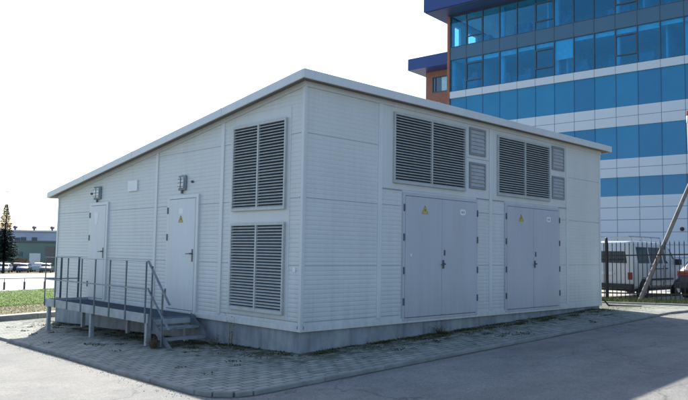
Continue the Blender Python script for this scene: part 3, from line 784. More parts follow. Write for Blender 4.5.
# lower wing behind the left corner
wo = -2.0
m = MB(); ob(m, EL+.25, 21.88, wo, wo-10, -2, 15.62); ob(m, EL+.25, 21.88, wo, wo-10, 17.02, 17.55)
ob(m, 21.2, 21.88, wo, wo-10, 15.621, 17.019); ob(m, EL+.25, 19.62, wo, wo-10, 15.621, 17.019); build_each(m, 'wing_wall', MT['obrick'], O)
fr = MB(); a, b, c, d = 19.62, 21.2, 15.62, 17.02
ob(fr, a, a+.07, wo+.02, wo-.12, c, d); ob(fr, b-.07, b, wo+.02, wo-.12, c, d); ob(fr, a+.07, b-.07, wo+.018, wo-.12, c, c+.07); ob(fr, a+.07, b-.07, wo+.018, wo-.12, d-.07, d); ob(fr, 20.85, 20.9, wo+.018, wo-.12, c+.07, d-.07)
wf = fr.build('wing_window', MT['omull'], O); q = MB(); ob(q, a+.07, b-.07, wo-.05, wo-.06, c+.07, d-.07); q.build('pane', MT['wpane'], wf)
q = MB(); ob(q, a+.1, a+.7, wo-.14, wo-.15, c+.07, d-.07); q.build('blind', MT['oblind'], wf)
m = MB(); ob(m, 18.4, 22.80, wo+1.5, wo-11, 17.56, 18.58); m.build('wing_roof', MT['onavy'], O)
rebase(O)

# ------------------------------------------------------------------ picket fence, strut, pole
MT['iron'] = simple('black_iron', (.018, .022, .022), .5, .3, .3, 8)
FX = 14.6
FN = thing('picket_fence', 'black iron picket fence with pointed tips in front of the white van', 'fence', (FX, 1, h(FX, 1)))
ftop = 1.98
pk = None; y = -3.4
while y < 8:
    z = h(FX, y)+.02
    if pk is None:
        m = MB(); r_ = .009
        m.box((-r_, -r_, 0), (r_, r_, 1.72)); m.hexa([(-.022, -.010, 1.70), (.022, -.010, 1.70), (.022, .010, 1.70), (-.022, .010, 1.70), (-.001, -.001, 1.80), (.001, -.001, 1.80), (.001, .001, 1.80), (-.001, .001, 1.80)])
        pk = m.build('picket', MT['iron'], FN); c = pk
    else:
        c = pk.copy(); COL.objects.link(c)
    c.location = (0, y-1, z-h(FX, 1)); y += .135
for y in (-3.45, -.6, 2.32, 5.2, 8.05):
    m = MB(); z = h(FX, y)-.1; t = z+1.98
    m.box((FX-.035, y-.035, z), (FX+.035, y+.035, t)); m.lathe([(.025, t), (.04, t+.02), (.045, t+.05), (.03, t+.08), (.01, t+.10)], (FX, y, 0), 'z', 12)
    o = m.build('fence_post', MT['iron'], FN); o.location = -Vector(FN.location)
for z in (.24, 1.40):
    m = MB()
    for a, b in ((-3.4, -.65), (-.55, 2.27), (2.37, 5.15), (5.25, 8.0)): m.bar((FX-.012, a, h(FX, a)+z), (FX-.012, b, h(FX, b)+z), .03, .04)
    o = m.build('fence_rail', MT['iron'], FN); o.location = -Vector(FN.location)

MT['strut'] = simple('weathered_steel_tube', (.17, .155, .14), .6, .2, .35, 5)
a = Vector((14.28, 1.18, h(14.28, 1.18)-.02)); 
rw = Vector((math.cos(YAW), -math.sin(YAW), 0))
b = a + rw*1.68 + Vector((0, 0, 3.79))
m = MB(); m.tube([a, a.lerp(b, .3), a.lerp(b, .7), b], [.066, .064, .06, .056], 14)
st_ = thing('leaning_strut', 'grey steel tube leaning to the right in front of the iron fence', 'strut', a)
m.build('tube', MT['strut'], st_, smooth=True)
m = MB(); c_ = a.lerp(b, .44); d_ = (b-a).normalized(); m.tube([c_-d_*.05, c_+d_*.05], .075, 14); m.build('clamp', MT['galvdark'], st_, smooth=True)
rebase(st_)
pb = a + rw*1.75; pb.z = h(pb.x, pb.y)
MT['polecon'] = simple('pole_concrete', (.52, .54, .54), .7, var=.2, scale=5)
UP_ = thing('utility_pole', 'pale concrete pole with red and white cap that the leaning tube props', 'pole', pb)
m = MB(); m.tube([(0, 0, -.2), (-.04, .04, 2.6), (-.08, .08, 5.45)], [.10, .095, .09], 16); m.build('shaft', MT['polecon'], UP_, smooth=True)
MT['red'] = simple('red_paint', (.22, .02, .02), .45)
m = MB(); m.lathe([(.095, 5.40), (.105, 5.42), (.105, 5.60), (.095, 5.62)], (-.08, .08, 0), 'z', 16); m.build('white_cap_ring', MT['white'], UP_, smooth=True)
m = MB(); m.lathe([(.098, 5.62), (.105, 5.64), (.10, 5.76), (.02, 5.80)], (-.08, .08, 0), 'z', 16); m.build('red_cap', MT['red'], UP_, smooth=True)

# cable hoop at the far corner of the house
hp = thing('cable_hoop', 'black cable end looping out of the pavers at the far corner of the house', 'cable', (10.6, .55, h(10.6, .55)))
m = MB(); gz_ = h(10.6, .55)+.05
m.tube([(10.15, .9, gz_-.02), (10.2, .85, gz_+.10), (10.4, .7, gz_+.19), (10.62, .52, gz_+.16), (10.72, .44, gz_+.02), (10.8, .3, gz_+.012), (11.0, -.1, gz_+.015), (11.1, -.25, gz_+.012)], .022, 8)
m.build('cable', MT['rubber'], hp, smooth=True)
m = MB(); m.tube([(10.0, .95, gz_+.02), (10.2, .8, gz_+.05), (10.45, .62, gz_+.03)], .05, 8); m.build('cable_sleeve', MT['white'], hp, smooth=True); rebase(hp)

# ------------------------------------------------------------------ vehicles
def paint(name, col, rough=.3, coat=.5):
    m_, nt, b = new_mat(name); v = mapped(nt); n = noise(nt, v, 1.5, 5)
    c = mixc(nt, n.outputs[0], tuple(c*.9 for c in col), tuple(min(1, c*1.06) for c in col)); L(nt, c, b.inputs['Base Color'])
    b.inputs['Roughness'].default_value = rough; b.inputs['Coat Weight'].default_value = coat; b.inputs['Coat Roughness'].default_value = .08
    return m_
MT['carglass'] = gloss('vehicle_glass', (.02, .035, .045), .06, .1)
MT['carplastic'] = simple('black_plastic', (.025, .027, .03), .6)
MT['redlamp'] = simple('red_lamp_lens', (.26, .02, .02), .3); MT['amber'] = simple('amber_lens', (.30, .08, .03), .3)
MT['headlens'] = simple('headlamp_lens', (.6, .62, .64), .15)
def interp(st, x):
    if x <= st[0][0]: return st[0]
    for a, b in zip(st, st[1:]):
        if x <= b[0]:
            t = (x-a[0])/(b[0]-a[0]); return tuple(i+(j-i)*t for i, j in zip(a, b))
    return st[-1]
def vehicle(name, label, cat, st, wheels, r, wins, bodymat, loc, rz=0, group=None, detail=True):
    """st: stations (x, z_bottom, z_belt, z_top, half width, half width at the roof); x runs from the tail to the nose"""
    root = thing(name, label, cat, loc, rz, group)
    m = MB(); n = 12; rings = []
    for (x, zb, zl, zt, hw, hr) in st:
        zc = zt-min(.10, (zt-zl)*.4+.01)
        half = [(hw*.86, zb), (hw*.97, zb+.10), (hw, zb+.30), (hw*.985, zl), (hr, zc), (hr*.84, zt)]
        ring = half + [(-a, b) for a, b in half[::-1]]
        rings.append(len(m.v)); m.v += [(x, a, b) for a, b in ring]
    for a, b in zip(rings, rings[1:]):
        for k in range(n): m.f.append((a+k, a+(k+1) % n, b+(k+1) % n, b+k))
    m.f.append(tuple(rings[0]+k for k in range(n))); m.f.append(tuple(rings[-1]+k for k in range(n)))
    body = m.build('body', bodymat, root, smooth=True, bevel=.02 if detail else 0)
    def side(x, z, sg, off=.008):
        _, zb, zl, zt, hw, hr = interp(st, x); zc = zt-min(.10, (zt-zl)*.4+.01)
        t = (z-zl)/max(.01, zc-zl); t = max(0, min(1, t)); return (x, sg*(hw*.985+(hr-hw*.985)*t+off), z)
    for sg in (-1, 1):
        for (xa, xb, za, zb_, xc, xd) in wins:       # lower edge xa..xb, upper edge xc..xd
            g = MB(); p = [side(xa, za, sg), side(xb, za, sg), side(xd, zb_, sg), side(xc, zb_, sg)]; q = [side(xa, za, sg, -.03), side(xb, za, sg, -.03), side(xd, zb_, sg, -.03), side(xc, zb_, sg, -.03)]
            g.hexa(q+p); g.build('side_window', MT['carglass'], root)
    for wx in wheels:
        for sg in (-1, 1):
            hw = interp(st, wx)[4]
            if detail:
                a = MB(); a.lathe([(r*1.22, 0), (r*1.22, .012)], (wx, 0, r), 'y', 24); a.v = [(v[0], sg*(hw*.985+v[1]), max(v[2], interp(st, wx)[1])) for v in a.v]; a.build('wheel_arch', MT['carplastic'], root)
            t = MB(); t.lathe([(r*.62, -.19), (r*.96, -.185), (r, -.15), (r, -.04), (r*.96, -.005), (r*.62, 0)], (0, 0, 0), 'y', 22)
            t.v = [(wx+v[0], sg*(hw+.016+v[1]), r+v[2]) for v in t.v]; ty = t.build('wheel', MT['rubber'], root, smooth=True)
            t = MB(); t.lathe([(r*.60, .001), (r*.55, .008), (r*.2, .0), (r*.12, .02)], (0, 0, 0), 'y', 16); t.v = [(wx+v[0], sg*(hw+.016+v[1]), r+v[2]) for v in t.v]; t.build('rim', MT['chrome'], ty)
    return root
# white van: tail at x = 0, nose at x = 4.7, heading +X (away from the camera, to the right)
VX, VY = 16.15, 3.06
vg = h(VX+2, VY)-.012
vst = [(0, .38, 1.16, 1.80, .84, .72), (.06, .34, 1.16, 1.90, .90, .77), (.5, .33, 1.16, 1.94, .92, .79), (2.6, .33, 1.16, 1.94, .92, .79), (3.05, .33, 1.16, 1.91, .92, .79), (3.35, .33, 1.16, 1.82, .92, .77), (3.95, .33, 1.13, 1.26, .91, .80), (4.45, .34, .98, 1.10, .88, .80), (4.68, .38, .70, .86, .80, .74)]
MT['vanlamp'] = simple('dull_red_lens', (.22, .02, .02), .35)
MT['vanpaint'] = paint('white_van_paint', (.55, .56, .55), .4, .25)
van = vehicle('van', 'white passenger van with roof rack parked behind the iron fence', 'van', vst, (.85, 3.75), .33,
    [(.40, 1.30, 1.20, 1.74, .44, 1.30), (1.40, 2.42, 1.20, 1.74, 1.40, 2.42), (2.55, 3.72, 1.20, 1.72, 2.55, 3.28)], MT['vanpaint'], (VX, VY, vg))
m = MB(); m.hexa([(.01, -.70, 1.20), (-.012, -.70, 1.20), (-.012, .70, 1.20), (.01, .70, 1.20), (.03, -.63, 1.72), (.004, -.63, 1.72), (.004, .63, 1.72), (.03, .63, 1.72)]); m.build('rear_window', MT['carglass'], van)
m = MB(); m.hexa([(3.36, -.70, 1.72), (3.40, -.72, 1.74), (3.40, .72, 1.74), (3.36, .70, 1.72), (3.91, -.76, 1.26), (3.95, -.78, 1.30), (3.95, .78, 1.30), (3.91, .76, 1.26)]); m.build('windscreen', MT['carglass'], van)
for sg in (-1, 1):
    m = MB(); m.box((-.02, sg*.72, .66), (.05, sg*.87, .90)); m.build('tail_lamp', MT['vanlamp'], van, bevel=.02)
    m = MB(); m.box((3.45, sg*.93, 1.14), (3.60, sg*1.12, 1.36)); m.box((3.50, sg*.88, 1.18), (3.56, sg*.94, 1.22)); m.build('wing_mirror', MT['carplastic'], van, bevel=.02)
    m = MB(); m.box((4.60, sg*.50, .62), (4.70, sg*.78, .80)); m.build('headlight', MT['headlens'], van, bevel=.02)
    m = MB(); m.box((.60, sg*.926, .62), (3.3, sg*.936, .68)); m.build('side_moulding', MT['carplastic'], van)
    m = MB(); m.box((1.35, sg*.918, 1.00), (2.4, sg*.934, 1.025)); m.box((2.62, sg*.92, 1.0), (2.78, sg*.945, 1.035)); m.build('door_handle', MT['carplastic'], van)
    m = MB()
    for x in (1.35, 2.48): m.box((x-.006, sg*.90, .45), (x+.006, sg*.9245, 1.14))
    m.build('door_gap', MT['carplastic'], van)
m = MB(); m.box((-.10, -.90, .36), (.10, .90, .52)); m.build('rear_bumper', MT['carplastic'], van, bevel=.03)
m = MB(); m.box((4.6, -.86, .34), (4.78, .86, .54)); m.build('front_bumper', MT['carplastic'], van, bevel=.03)
m = MB(); m.box((-.03, -.26, .80), (-.012, .26, .91)); m.build('number_plate', MT['white'], van)
m = MB(); m.box((-.006, -.006, .58), (.015, .006, 1.17)); m.build('rear_door_gap', MT['carplastic'], van)
m = MB(); m.box((.4, -.84, .26), (4.3, .84, .345)); m.build('underbody', MT['carplastic'], van)
m = MB()
for yy in (-.62, .62): m.tube([(.35, yy, 2.10), (2.9, yy, 2.10)], .018, 6)
for xx in (.45, 1.25, 2.05, 2.8):
    m.tube([(xx, -.66, 2.07), (xx, .66, 2.07)], .016, 6)
    for yy in (-.66, .66): m.tube([(xx, yy, 1.86), (xx, yy, 2.08)], .014, 6)
m.build('roof_rack', MT['galvlight'], van)
# red car at the right edge
MT['redcar'] = paint('dark_car_paint', (.03, .04, .06), .45, .15)
cst = [(0, .36, .80, .92, .74, .62), (.08, .30, .86, 1.02, .80, .66), (.45, .28, .88, 1.30, .83, .60), (1.0, .27, .88, 1.40, .84, .60), (2.2, .27, .88, 1.40, .84, .60), (2.7, .27, .88, 1.28, .84, .62), (3.25, .28, .86, .96, .83, .68), (3.8, .30, .76, .86, .80, .68), (4.05, .36, .60, .70, .72, .62)]
cwin = [(.50, 1.25, .92, 1.26, .72, 1.25), (1.33, 2.05, .92, 1.28, 1.33, 2.05), (2.13, 3.0, .92, 1.26, 2.13, 2.62)]
CX, CY = 17.0, .30
rc = vehicle('parked_car', 'dark car with red and orange rear lamps parked to the right of the white van', 'car', cst, (.75, 3.2), .29, cwin, MT['redcar'], (CX, CY, h(CX+2, CY)-.012))
m = MB(); m.hexa([(.14, -.62, 1.0), (.11, -.62, 1.02), (.11, .62, 1.02), (.14, .62, 1.0), (.46, -.54, 1.29), (.43, -.54, 1.31), (.43, .54, 1.31), (.46, .54, 1.29)]); m.build('rear_window', MT['carglass'], rc)
m = MB(); m.hexa([(2.74, -.56, 1.27), (2.77, -.56, 1.29), (2.77, .56, 1.29), (2.74, .56, 1.27), (3.20, -.64, .98), (3.23, -.64, 1.0), (3.23, .64, 1.0), (3.20, .64, .98)]); m.build('windscreen', MT['carglass'], rc)
for sg in (-1, 1):
    m = MB(); m.box((-.03, sg*.42, .74), (.05, sg*.78, .83)); tl = m.build('tail_lamp', MT['redlamp'], rc, bevel=.015)
    m = MB(); m.box((-.032, sg*.42, .835), (.05, sg*.78, .90)); m.build('indicator', MT['amber'], tl, bevel=.01)
    m = MB(); m.box((3.97, sg*.40, .54), (4.07, sg*.66, .66)); m.build('headlight', MT['headlens'], rc, bevel=.02)
m = MB(); m.box((-.10, -.80, .34), (.08, .80, .52)); m.build('rear_bumper', MT['carplastic'], rc, bevel=.03)
m = MB(); m.box((-.115, -.25, .39), (-.1005, .25, .49)); m.build('number_plate', MT['white'], rc)
# cars parked far off across the road, noses or tails towards us
hd = math.pi/2 + .55
for i, (u_, col, lab, turn) in enumerate([(1.5, (.45, .48, .52), 'silver parked car in the far row, partly behind the spruce', 0),
        (10.5, (.50, .54, .58), 'pale grey parked car in the far row just right of the spruce trunk', 1),
        (19, (.02, .03, .05), 'black parked car in the far row in front of the brown bush', 0),
        (29, (.03, .07, .14), 'dark blue parked car in the far row right of the brown bush', 1),
        (40, (.72, .74, .76), 'white parked car in the far row below the pale gate', 0),
        (51, (.06, .09, .10), 'dark green parked car in the far row nearest the grey utility house', 1)]):
    x, y = XY(u_, 108+random.uniform(-.6, .6))
    ang_ = -YAW + math.pi/2 + .28 + (math.pi if turn else 0)
    v_ = vehicle('parked_car', lab, 'car', cst, (.75, 3.2), .29, cwin, paint('car_paint_'+lab.split()[0], col, .5, .1), (x, y, h(x, y)), ang_, 'cars parked in the far row', False)
    m = MB(); m.hexa([(.14, -.62, 1.0), (.11, -.62, 1.02), (.11, .62, 1.02), (.14, .62, 1.0), (.46, -.54, 1.29), (.43, -.54, 1.31), (.43, .54, 1.31), (.46, .54, 1.29)]); m.build('rear_window', MT['carglass'], v_)
    m = MB(); m.hexa([(2.74, -.56, 1.27), (2.77, -.56, 1.29), (2.77, .56, 1.29), (2.74, .56, 1.27), (3.20, -.64, .98), (3.23, -.64, 1.0), (3.23, .64, 1.0), (3.20, .64, .98)]); m.build('windscreen', MT['carglass'], v_)

# ------------------------------------------------------------------ far buildings on the left
def fbox(m, u0, u1, dep, th, z0, z1):
    x0, y0 = XY(u0, dep); x1, y1 = XY(u1, dep); f = Vector((math.sin(YAW), math.cos(YAW), 0))*th
    m.hexa([(x0, y0, z0), (x1, y1, z0), (x1+f.x, y1+f.y, z0), (x0+f.x, y0+f.y, z0), (x0, y0, z1), (x1, y1, z1), (x1+f.x, y1+f.y, z1), (x0+f.x, y0+f.y, z1)]); return m
MT['hallgreen'] = simple('grey_green_render', (.13, .20, .18), .8, var=.15, scale=.3)
MT['lavender'] = simple('pale_lilac_render', (.46, .48, .54), .8, var=.1, scale=.3)
MT['farroof'] = simple('pale_roof_sheet', (.6, .62, .62), .6)
MT['fpanel'] = simple('grey_brown_render', (.15, .13, .12), .8)
MT['fardark'] = simple('far_window_glass', (.05, .07, .11), .3)
D1_ = 122; x, y = XY(30, D1_); hall = thing('long_hall', 'long low grey green hall with pale gate behind the row of parked cars', 'hall', (x, y, -3))
m = MB(); fbox(m, -120, 110, D1_, 16, -3.2, 2.25); m.build('wall', MT['hallgreen'], hall)
m = MB(); fbox(m, -121, 111, D1_-.3, 16.6, 2.26, 2.55); m.build('roof_edge', MT['fardark'], hall)
m = MB(); fbox(m, 31.5, 42.5, D1_-.15, .3, -3.1, .35); m.build('gate', MT['farroof'], hall)
m = MB(); fbox(m, 29, 33, D1_-.4, .3, -3.1, -1.5); m.build('side_door', MT['lavender'], hall)
for u_ in (-60, -38, -8, 21.3, 70, 90): m = MB(); fbox(m, u_, u_+3, D1_-.1, .2, -.2, .6); m.build('window', MT['fardark'], hall)
m = MB(); fbox(m, 47, 56, D1_-.1, .2, -1.6, 1.6); m.build('wall_panel', MT['fpanel'], hall); rebase(hall)
D2_ = 142; x, y = XY(30, D2_); far_ = thing('lilac_building', 'pale lilac upper building with dark windows and roof stacks behind the green hall', 'building', (x, y, -3))
m = MB(); fbox(m, -100, 120, D2_, 14, -3.2, 4.5); m.build('wall', MT['lavender'], far_)
m = MB(); fbox(m, -101, 121, D2_-.4, 15, 4.51, 4.85); rf2 = m.build('roof', MT['farroof'], far_)
for u_ in (-70, -50, -30, 16, 22, 33, 62, 90): m = MB(); fbox(m, u_, u_+5.2, D2_-.1, .2, 2.3, 3.4 if u_ != 16 else 3.3); m.build('window', MT['fardark'], far_)
for u_ in (-60, -20, 16, 35, 53, 80):
    m = MB(); x, y = XY(u_, D2_+3); m.tube([(x, y, 4.8), (x, y, 5.15)], .22, 8); m.lathe([(.2, 5.1), (.48, 5.3), (.5, 5.6), (.2, 5.8)], (x, y, 0), 'z', 10); m.build('roof_stack', MT['fardark'], far_)
rebase(far_)

# ------------------------------------------------------------------ trees and shrubs
def leafmat(name, a, b, rough=.6):
    m_, nt, bs = new_mat(name)
    g = N(nt, 'ShaderNodeNewGeometry'); r = ramp(nt, g.outputs['Random Per Island'], [(0, a), (1, b)]); L(nt, r.outputs[0], bs.inputs['Base Color'])
    bs.inputs['Roughness'].default_value = rough; bs.inputs['Specular IOR Level'].default_value = .04
    return m_
MT['bark'] = simple('bark', (.10, .075, .055), .9, var=.3, scale=8)
MT['darkbark'] = simple('spruce_bark', (.028, .024, .02), .95, spec=.05)
x, y = XY(6.2, 101); g = h(x, y)
T_ = thing('spruce_tree', 'dark spruce with a thin pointed top standing left of the far buildings', 'tree', (x, y, g))
H = 1.54 - g + (246-203)*101/F_PX
m = MB(); m.tube([(0, 0, -.2), (0, 0, H*.5), (0, 0, H)], [.20, .10, .012], 8); m.build('trunk', MT['darkbark'], T_)
m = MB(); rr = random.Random(3); z = 1.9
while z < H-.15:
    t = z/H; rad = 2.5*(1-t)**.9*(1 if t > .27 else .72)*rr.uniform(.72, 1.18) + .06; nb = max(6, int(11*(1-t)+4))
    a0 = rr.random()*6.28
    for k in range(nb):
        a = a0+6.28*k/nb+rr.uniform(-.2, .2); ln = rad*rr.uniform(.75, 1.15); dx, dy = math.cos(a), math.sin(a)
        nq = max(3, int(ln/.11))
        for q in range(nq):
            f = (q+.5)/nq; px, py = dx*ln*f, dy*ln*f; pz = z - .38*ln*f + .26*ln*f*f
            for sg in (-1, 1):
                w = .42*(1-.5*f)*rr.uniform(.7, 1.3)*(.5+.5*min(1, ln)); ex, ey = -dy*sg*w+dx*.14, dx*sg*w+dy*.14
                dz = -rr.uniform(.05, .22)
                m.quad((px-dx*.07, py-dy*.07, pz), (px+dx*.09, py+dy*.09, pz+.02), (px+ex, py+ey, pz+dz))
    z += .13+.09*(1-t)
MT['spruce'] = leafmat('spruce_needles', (.008, .02, .018), (.02, .04, .032)); m.build('crown', MT['spruce'], T_)
# invented spruces out of view, blocking sky to darken the front wall's right end
for (tx, ty, sc, rz_, lab) in ((17.0, -7.0, 1.15, .4, 'nearest the red capped pole'), (18.6, -10.4, 1.3, 1.9, 'second from the red capped pole'), (16.6, -13.6, 1.2, 3.0, 'in the middle of the row'), (19.0, -16.6, 1.35, 4.4, 'tallest, behind the middle of the row'), (16.8, -20.0, 1.25, 5.3, 'at the far end of the row')):
    c = copy_tree(T_); c.location = (tx, ty, h(tx, ty)-.3); c.scale = (sc*1.25, sc*1.25, sc); c.rotation_euler = (0, 0, rz_)
    c['label'] = 'added unseen spruce behind the iron fence, ' + lab; c['group'] = 'added unseen spruces along the iron fence'
x, y = XY(22.5, 111.5); g = h(x, y); T2 = thing('brown_bush', 'leafless reddish brown bush behind the black parked car', 'bush', (x, y, g))
m = MB(); rr = random.Random(5)
for k in range(14): a = rr.random()*6.28; m.tube([(0, 0, -.1), (math.cos(a)*.5, math.sin(a)*.5, 1.2), (math.cos(a)*1.1, math.sin(a)*1.1, 2.2)], [.05, .03, .01], 5)
m.build('stem', MT['bark'], T2)
m = MB()
for k in range(2600):
    a = rr.random()*6.28; ph = math.acos(rr.uniform(-.2, 1)); r_ = rr.random()**.4; p = Vector((math.cos(a)*math.sin(ph)*1.7*r_, math.sin(a)*math.sin(ph)*1.7*r_, .7+math.cos(ph)*1.6*r_))
    d = Vector((rr.gauss(0, 1), rr.gauss(0, 1), rr.gauss(0, 1))).normalized()*.16; e = d.cross(Vector((rr.gauss(0, 1), rr.gauss(0, 1), 1))).normalized()*.05
    m.quad(p-d, p+e, p+d)
MT['brush'] = leafmat('brown_twigs', (.14, .07, .045), (.24, .15, .10)); m.build('crown', MT['brush'], T2)

# street lamp beyond the spruce
x, y = XY(6.9, 106); g = h(x, y); SLm = thing('street_lamp', 'tall street lamp whose head shows above the spruce top', 'street lamp', (x, y, g))
zt = 1.54-g+(246-191.5)*106/F_PX
MT['polegrey'] = simple('pale_pole', (.6, .62, .63), .5)
m = MB(); m.tube([(0, 0, 0), (0, 0, zt-.4), (-.02, .0, zt-.05)], [.06, .04, .03], 6); m.build('pole', MT['polegrey'], SLm)
m = MB(); m.box((-.35, -.12, zt-.08), (.12, .12, zt+.05)); m.build('lamp_head', MT['galvdark'], SLm, bevel=.03)

# low rail along the road, stake on the lawn
GR = None
dep = 34.0
x, y = XY(8, dep); g = h(x, y)+.03
GR = thing('low_rail', 'low thin rail on short dark posts along the near edge of the road', 'railing', (x, y, g))
for u_ in (-52, -32, -12, 8, 28, 48, 68):
    x, y = XY(u_, dep); g = h(x, y); m = MB(); m.tube([(x, y, g-.05), (x, y, g+.40)], .045, 8); m.build('post', MT['carplastic'], GR)
    if u_ > -52: m = MB(); m.tube([(px_, py_, pg_), (x, y, g+.56)], .018, 6); m.build('rail', MT['galvdark'], GR); 
    m = MB(); m.tube([(x, y, g+.40), (x, y, g+.57)], .016, 6); m.build('bracket', MT['galvdark'], GR)
    px_, py_, pg_ = x, y, g+.56
rebase(GR)
x, y = XY(3.4, 22.6); g = h(x, y); SK = thing('stake', 'dark slightly leaning stake standing on the lawn left of the walkway', 'stake', (x, y, g))
m = MB(); m.tube([(0, 0, -.1), (-.03, .03, .55), (-.06, .06, 1.08)], [.035, .03, .028], 8); m.build('shaft', MT['carplastic'], SK); m = MB(); m.lathe([(.05, 1.05), (.06, 1.08), (.03, 1.12)], (-.06, .06, 0), 'z', 8); m.build('cap', MT['carplastic'], SK)

# grass, weeds and litter
def blades(name, spots, hmin, hmax, wid, mat, seed, lean=.5, **tags):
    m = MB(); rr = random.Random(seed)
    for (x, y, z) in spots:
        a = rr.random()*6.28; hh_ = rr.uniform(hmin, hmax); w = wid*rr.uniform(.6, 1.3); dx, dy = math.cos(a)*w, math.sin(a)*w
        lx, ly = rr.gauss(0, lean)*hh_, rr.gauss(0, lean)*hh_
        m.quad((x-dx, y-dy, z), (x+dx, y+dy, z), (x+lx, y+ly, z+hh_))
    o = m.build(name, mat)
    for k, v in tags.items(): o[k] = v
    return o
MT['grassg'] = leafmat('grass_blades', (.15, .25, .035), (.22, .31, .06)); MT['grassd'] = leafmat('dry_grass', (.18, .16, .08), (.36, .32, .20))
rr = random.Random(11); sp = []; sd = []
for k in range(34000):
    x = rr.uniform(-9, 9.4); t = rr.random()**1.6; y = lerp(x, [(-40, 11.95), (9.4, 15.55)]) + t*11
    if rr.random() < .15+.25*math.sin(x*.9+y*.7): sd.append((x, y, h(x, y)+.055))
    else: sp.append((x, y, h(x, y)+.055))
blades('lawn_grass', sp, .015, .045, .012, MT['grassg'], 1, kind='stuff', label='short green grass of the lawn', category='grass')
for k in range(14000):
    x = rr.uniform(-8, 9.3); y = lerp(x, [(-40, 8.75), (9.4, 12.25)]) + rr.random()*3.4
    sd.append((x, y, h(x, y)+.07))
blades('dry_grass', sd, .015, .045, .012, MT['grassd'], 2, .9, kind='stuff', label='dry yellow grass between lawn and path', category='grass')
sp = []
for k in range(16000):
    x = rr.uniform(12.7, 15.1); y = rr.uniform(-4, 6); sp.append((x, y, h(x, y)+.025))
MT['grassv'] = leafmat('rough_verge_grass', (.05, .08, .025), (.17, .17, .08))
blades('verge_grass', sp, .03, .14, .009, MT['grassv'], 3, kind='stuff', label='rough grass along the foot of the iron fence', category='grass')
MT['moss'] = leafmat('dark_weeds', (.025, .035, .012), (.09, .09, .04)); MT['deadleaf'] = leafmat('dead_leaves', (.07, .05, .03), (.20, .15, .09))
sp = []
def cl(x, y, n, sx, sy):
    for k in range(n):
        px, py = x+rr.gauss(0, sx), y+rr.gauss(0, sy)
        if px > -.0 and py > 0 and px < LX and py < WY: continue
        sp.append((px, py, h(px, py)+.043))
for k in range(60):
    s_ = rr.uniform(.1, 9.0); cl(s_, -rr.random()**2*.5, rr.randint(20, 90), .12, .035)
    s_ = rr.uniform(.1, 9.0); cl(-rr.random()**2*.6, s_, rr.randint(20, 70), .04, .12)
for k in range(26):
    cl(rr.uniform(-1.8, -.2), rr.uniform(-1, 9), rr.randint(8, 30), .05, .05); cl(rr.uniform(0, 9), -rr.uniform(.2, 1.4), rr.randint(8, 30), .06, .04)
blades('plinth_weeds', sp, .008, .035, .012, MT['moss'], 4, 1.2, kind='stuff', label='low moss and weeds between the pavers near the plinth', category='weeds')
m = MB()
for k in range(1500):
    if rr.random() < .55: x, y = rr.uniform(-.2, 10.5), -abs(rr.gauss(0, .35))-.02
    else: x, y = -abs(rr.gauss(0, .4))-.02, rr.uniform(-.3, 9.5)
    z = h(x, y)+.05; a = rr.random()*6.28; s_ = rr.uniform(.008, .026); dx, dy = math.cos(a)*s_, math.sin(a)*s_
    m.quad((x-dx, y-dy, z), (x+dy*.6, y-dx*.6, z+rr.uniform(0, .012)), (x+dx, y+dy, z+rr.uniform(0, .01)), (x-dy*.6, y+dx*.6, z))
o = m.build('leaf_litter', MT['deadleaf']); o['kind'] = 'stuff'; o['label'] = 'dead leaves scattered over the pavers'; o['category'] = 'leaves'
m = MB()
for k in range(2600):
    if rr.random() < .6: x = rr.uniform(-2.2, 11); y = -1.76-abs(rr.gauss(0, .10))
    else: y = rr.uniform(-1.5, 9.5); x = left_kx(y)-.11-abs(rr.gauss(0, .10))
    if rr.random() < .35: x = rr.uniform(-4, 8); y = rr.uniform(-6.5, -1.8)
    r_ = rr.uniform(.002, .009); z = h(x, y)+.001; a = rr.random()*6
    p = [(x+r_*math.cos(a+q*1.57)*rr.uniform(.6, 1.2), y+r_*math.sin(a+q*1.57)*rr.uniform(.6, 1.2), z) for q in range(4)]
    t = (x, y, z+r_*rr.uniform(.6, 1.1)); n = len(m.v); m.v += p+[t]; m.f += [(n, n+1, n+4), (n+1, n+2, n+4), (n+2, n+3, n+4), (n+3, n, n+4)]
o = m.build('grit', MT['kerb']); o['kind'] = 'stuff'; o['label'] = 'small stones and grit lying along the kerb'; o['category'] = 'grit'
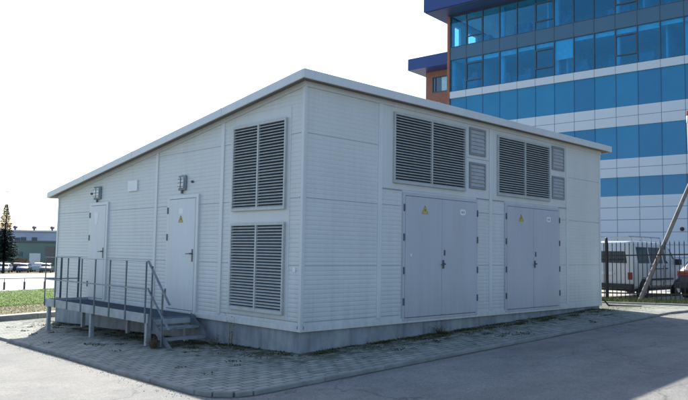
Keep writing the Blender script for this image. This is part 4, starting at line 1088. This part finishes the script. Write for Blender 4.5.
def weed(label, x, y, n, ht, spread, seed, mat):
    r_ = random.Random(seed); t = thing('dry_weed', label, 'weed', (x, y, h(x, y)+.045)); m = MB(); lf = MB()
    for k in range(n):
        a = r_.random()*6.28; e = spread*r_.random(); hh_ = ht*r_.uniform(.35, 1); p = [Vector((math.cos(a)*.03, math.sin(a)*.03, 0))]
        for q in range(1, 5): p.append(p[0]+Vector((math.cos(a)*e*(q/4)**1.5+r_.gauss(0, .008), math.sin(a)*e*(q/4)**1.5+r_.gauss(0, .008), hh_*q/4)))
        m.tube(p, [.0035, .003, .0025, .002, .001], 4)
        for q in range(7):
            c = p[r_.randint(1, 4)]; d = Vector((r_.gauss(0, 1), r_.gauss(0, 1), r_.gauss(0, .6))).normalized()*.03; w = d.cross(Vector((0, 0, 1)))*.25
            lf.quad(c, c+d*.6+w, c+d*1.2, c+d*.6-w)
    n_ = len(m.v); m.v += lf.v; m.f += [tuple(i+n_ for i in f) for f in lf.f]; m.build('stem', mat, t); return t
weed('tall dry weed stems against the plinth below the lower corner louvre', -.10, 1.62, 9, .55, .12, 1, MT['deadleaf'])
weed('tuft of brown weeds at the foot of the outer platform leg by the steps', -1.0, 2.42, 46, .22, .16, 2, MT['deadleaf'])
weed('green weed tuft in front of the plinth of the first double door', 3.1, -.12, 26, .14, .14, 3, MT['moss'])
weed('sparse dry weeds beside the last step near the wall', -.16, 1.95, 14, .20, .12, 4, MT['deadleaf'])

# ------------------------------------------------------------------ light
SUN = Vector((.63, 1.14, 1.0)).normalized()
el = math.asin(SUN.z); az = math.atan2(SUN.x, SUN.y)
w = bpy.data.worlds.new('World'); S.world = w; w.use_nodes = True
nt = w.node_tree; bg = nt.nodes['Background']; sk = nt.nodes.new('ShaderNodeTexSky')
sk.sky_type = 'NISHITA'; sk.sun_disc = False; sk.sun_elevation = el; sk.sun_rotation = az
sk.altitude = 100; sk.air_density = 1.0; sk.dust_density = 1.2; sk.ozone_density = 1.5
nt.links.new(sk.outputs[0], bg.inputs[0]); bg.inputs[1].default_value = .12
sd_ = bpy.data.lights.new('sun', 'SUN'); so = bpy.data.objects.new('sun', sd_); COL.objects.link(so)
sd_.energy = 4.0; sd_.angle = R(.53); sd_.color = (1, .95, .87)
so.rotation_euler = (-SUN).to_track_quat('-Z', 'Y').to_euler()
S.view_settings.view_transform = 'Standard'; S.view_settings.look = 'None'; S.view_settings.gamma = 1
S.view_settings.use_curve_mapping = False; S.view_settings.exposure = 1.27
S.render.engine = 'CYCLES'
S.cycles.max_bounces = 8; S.cycles.transparent_max_bounces = 12
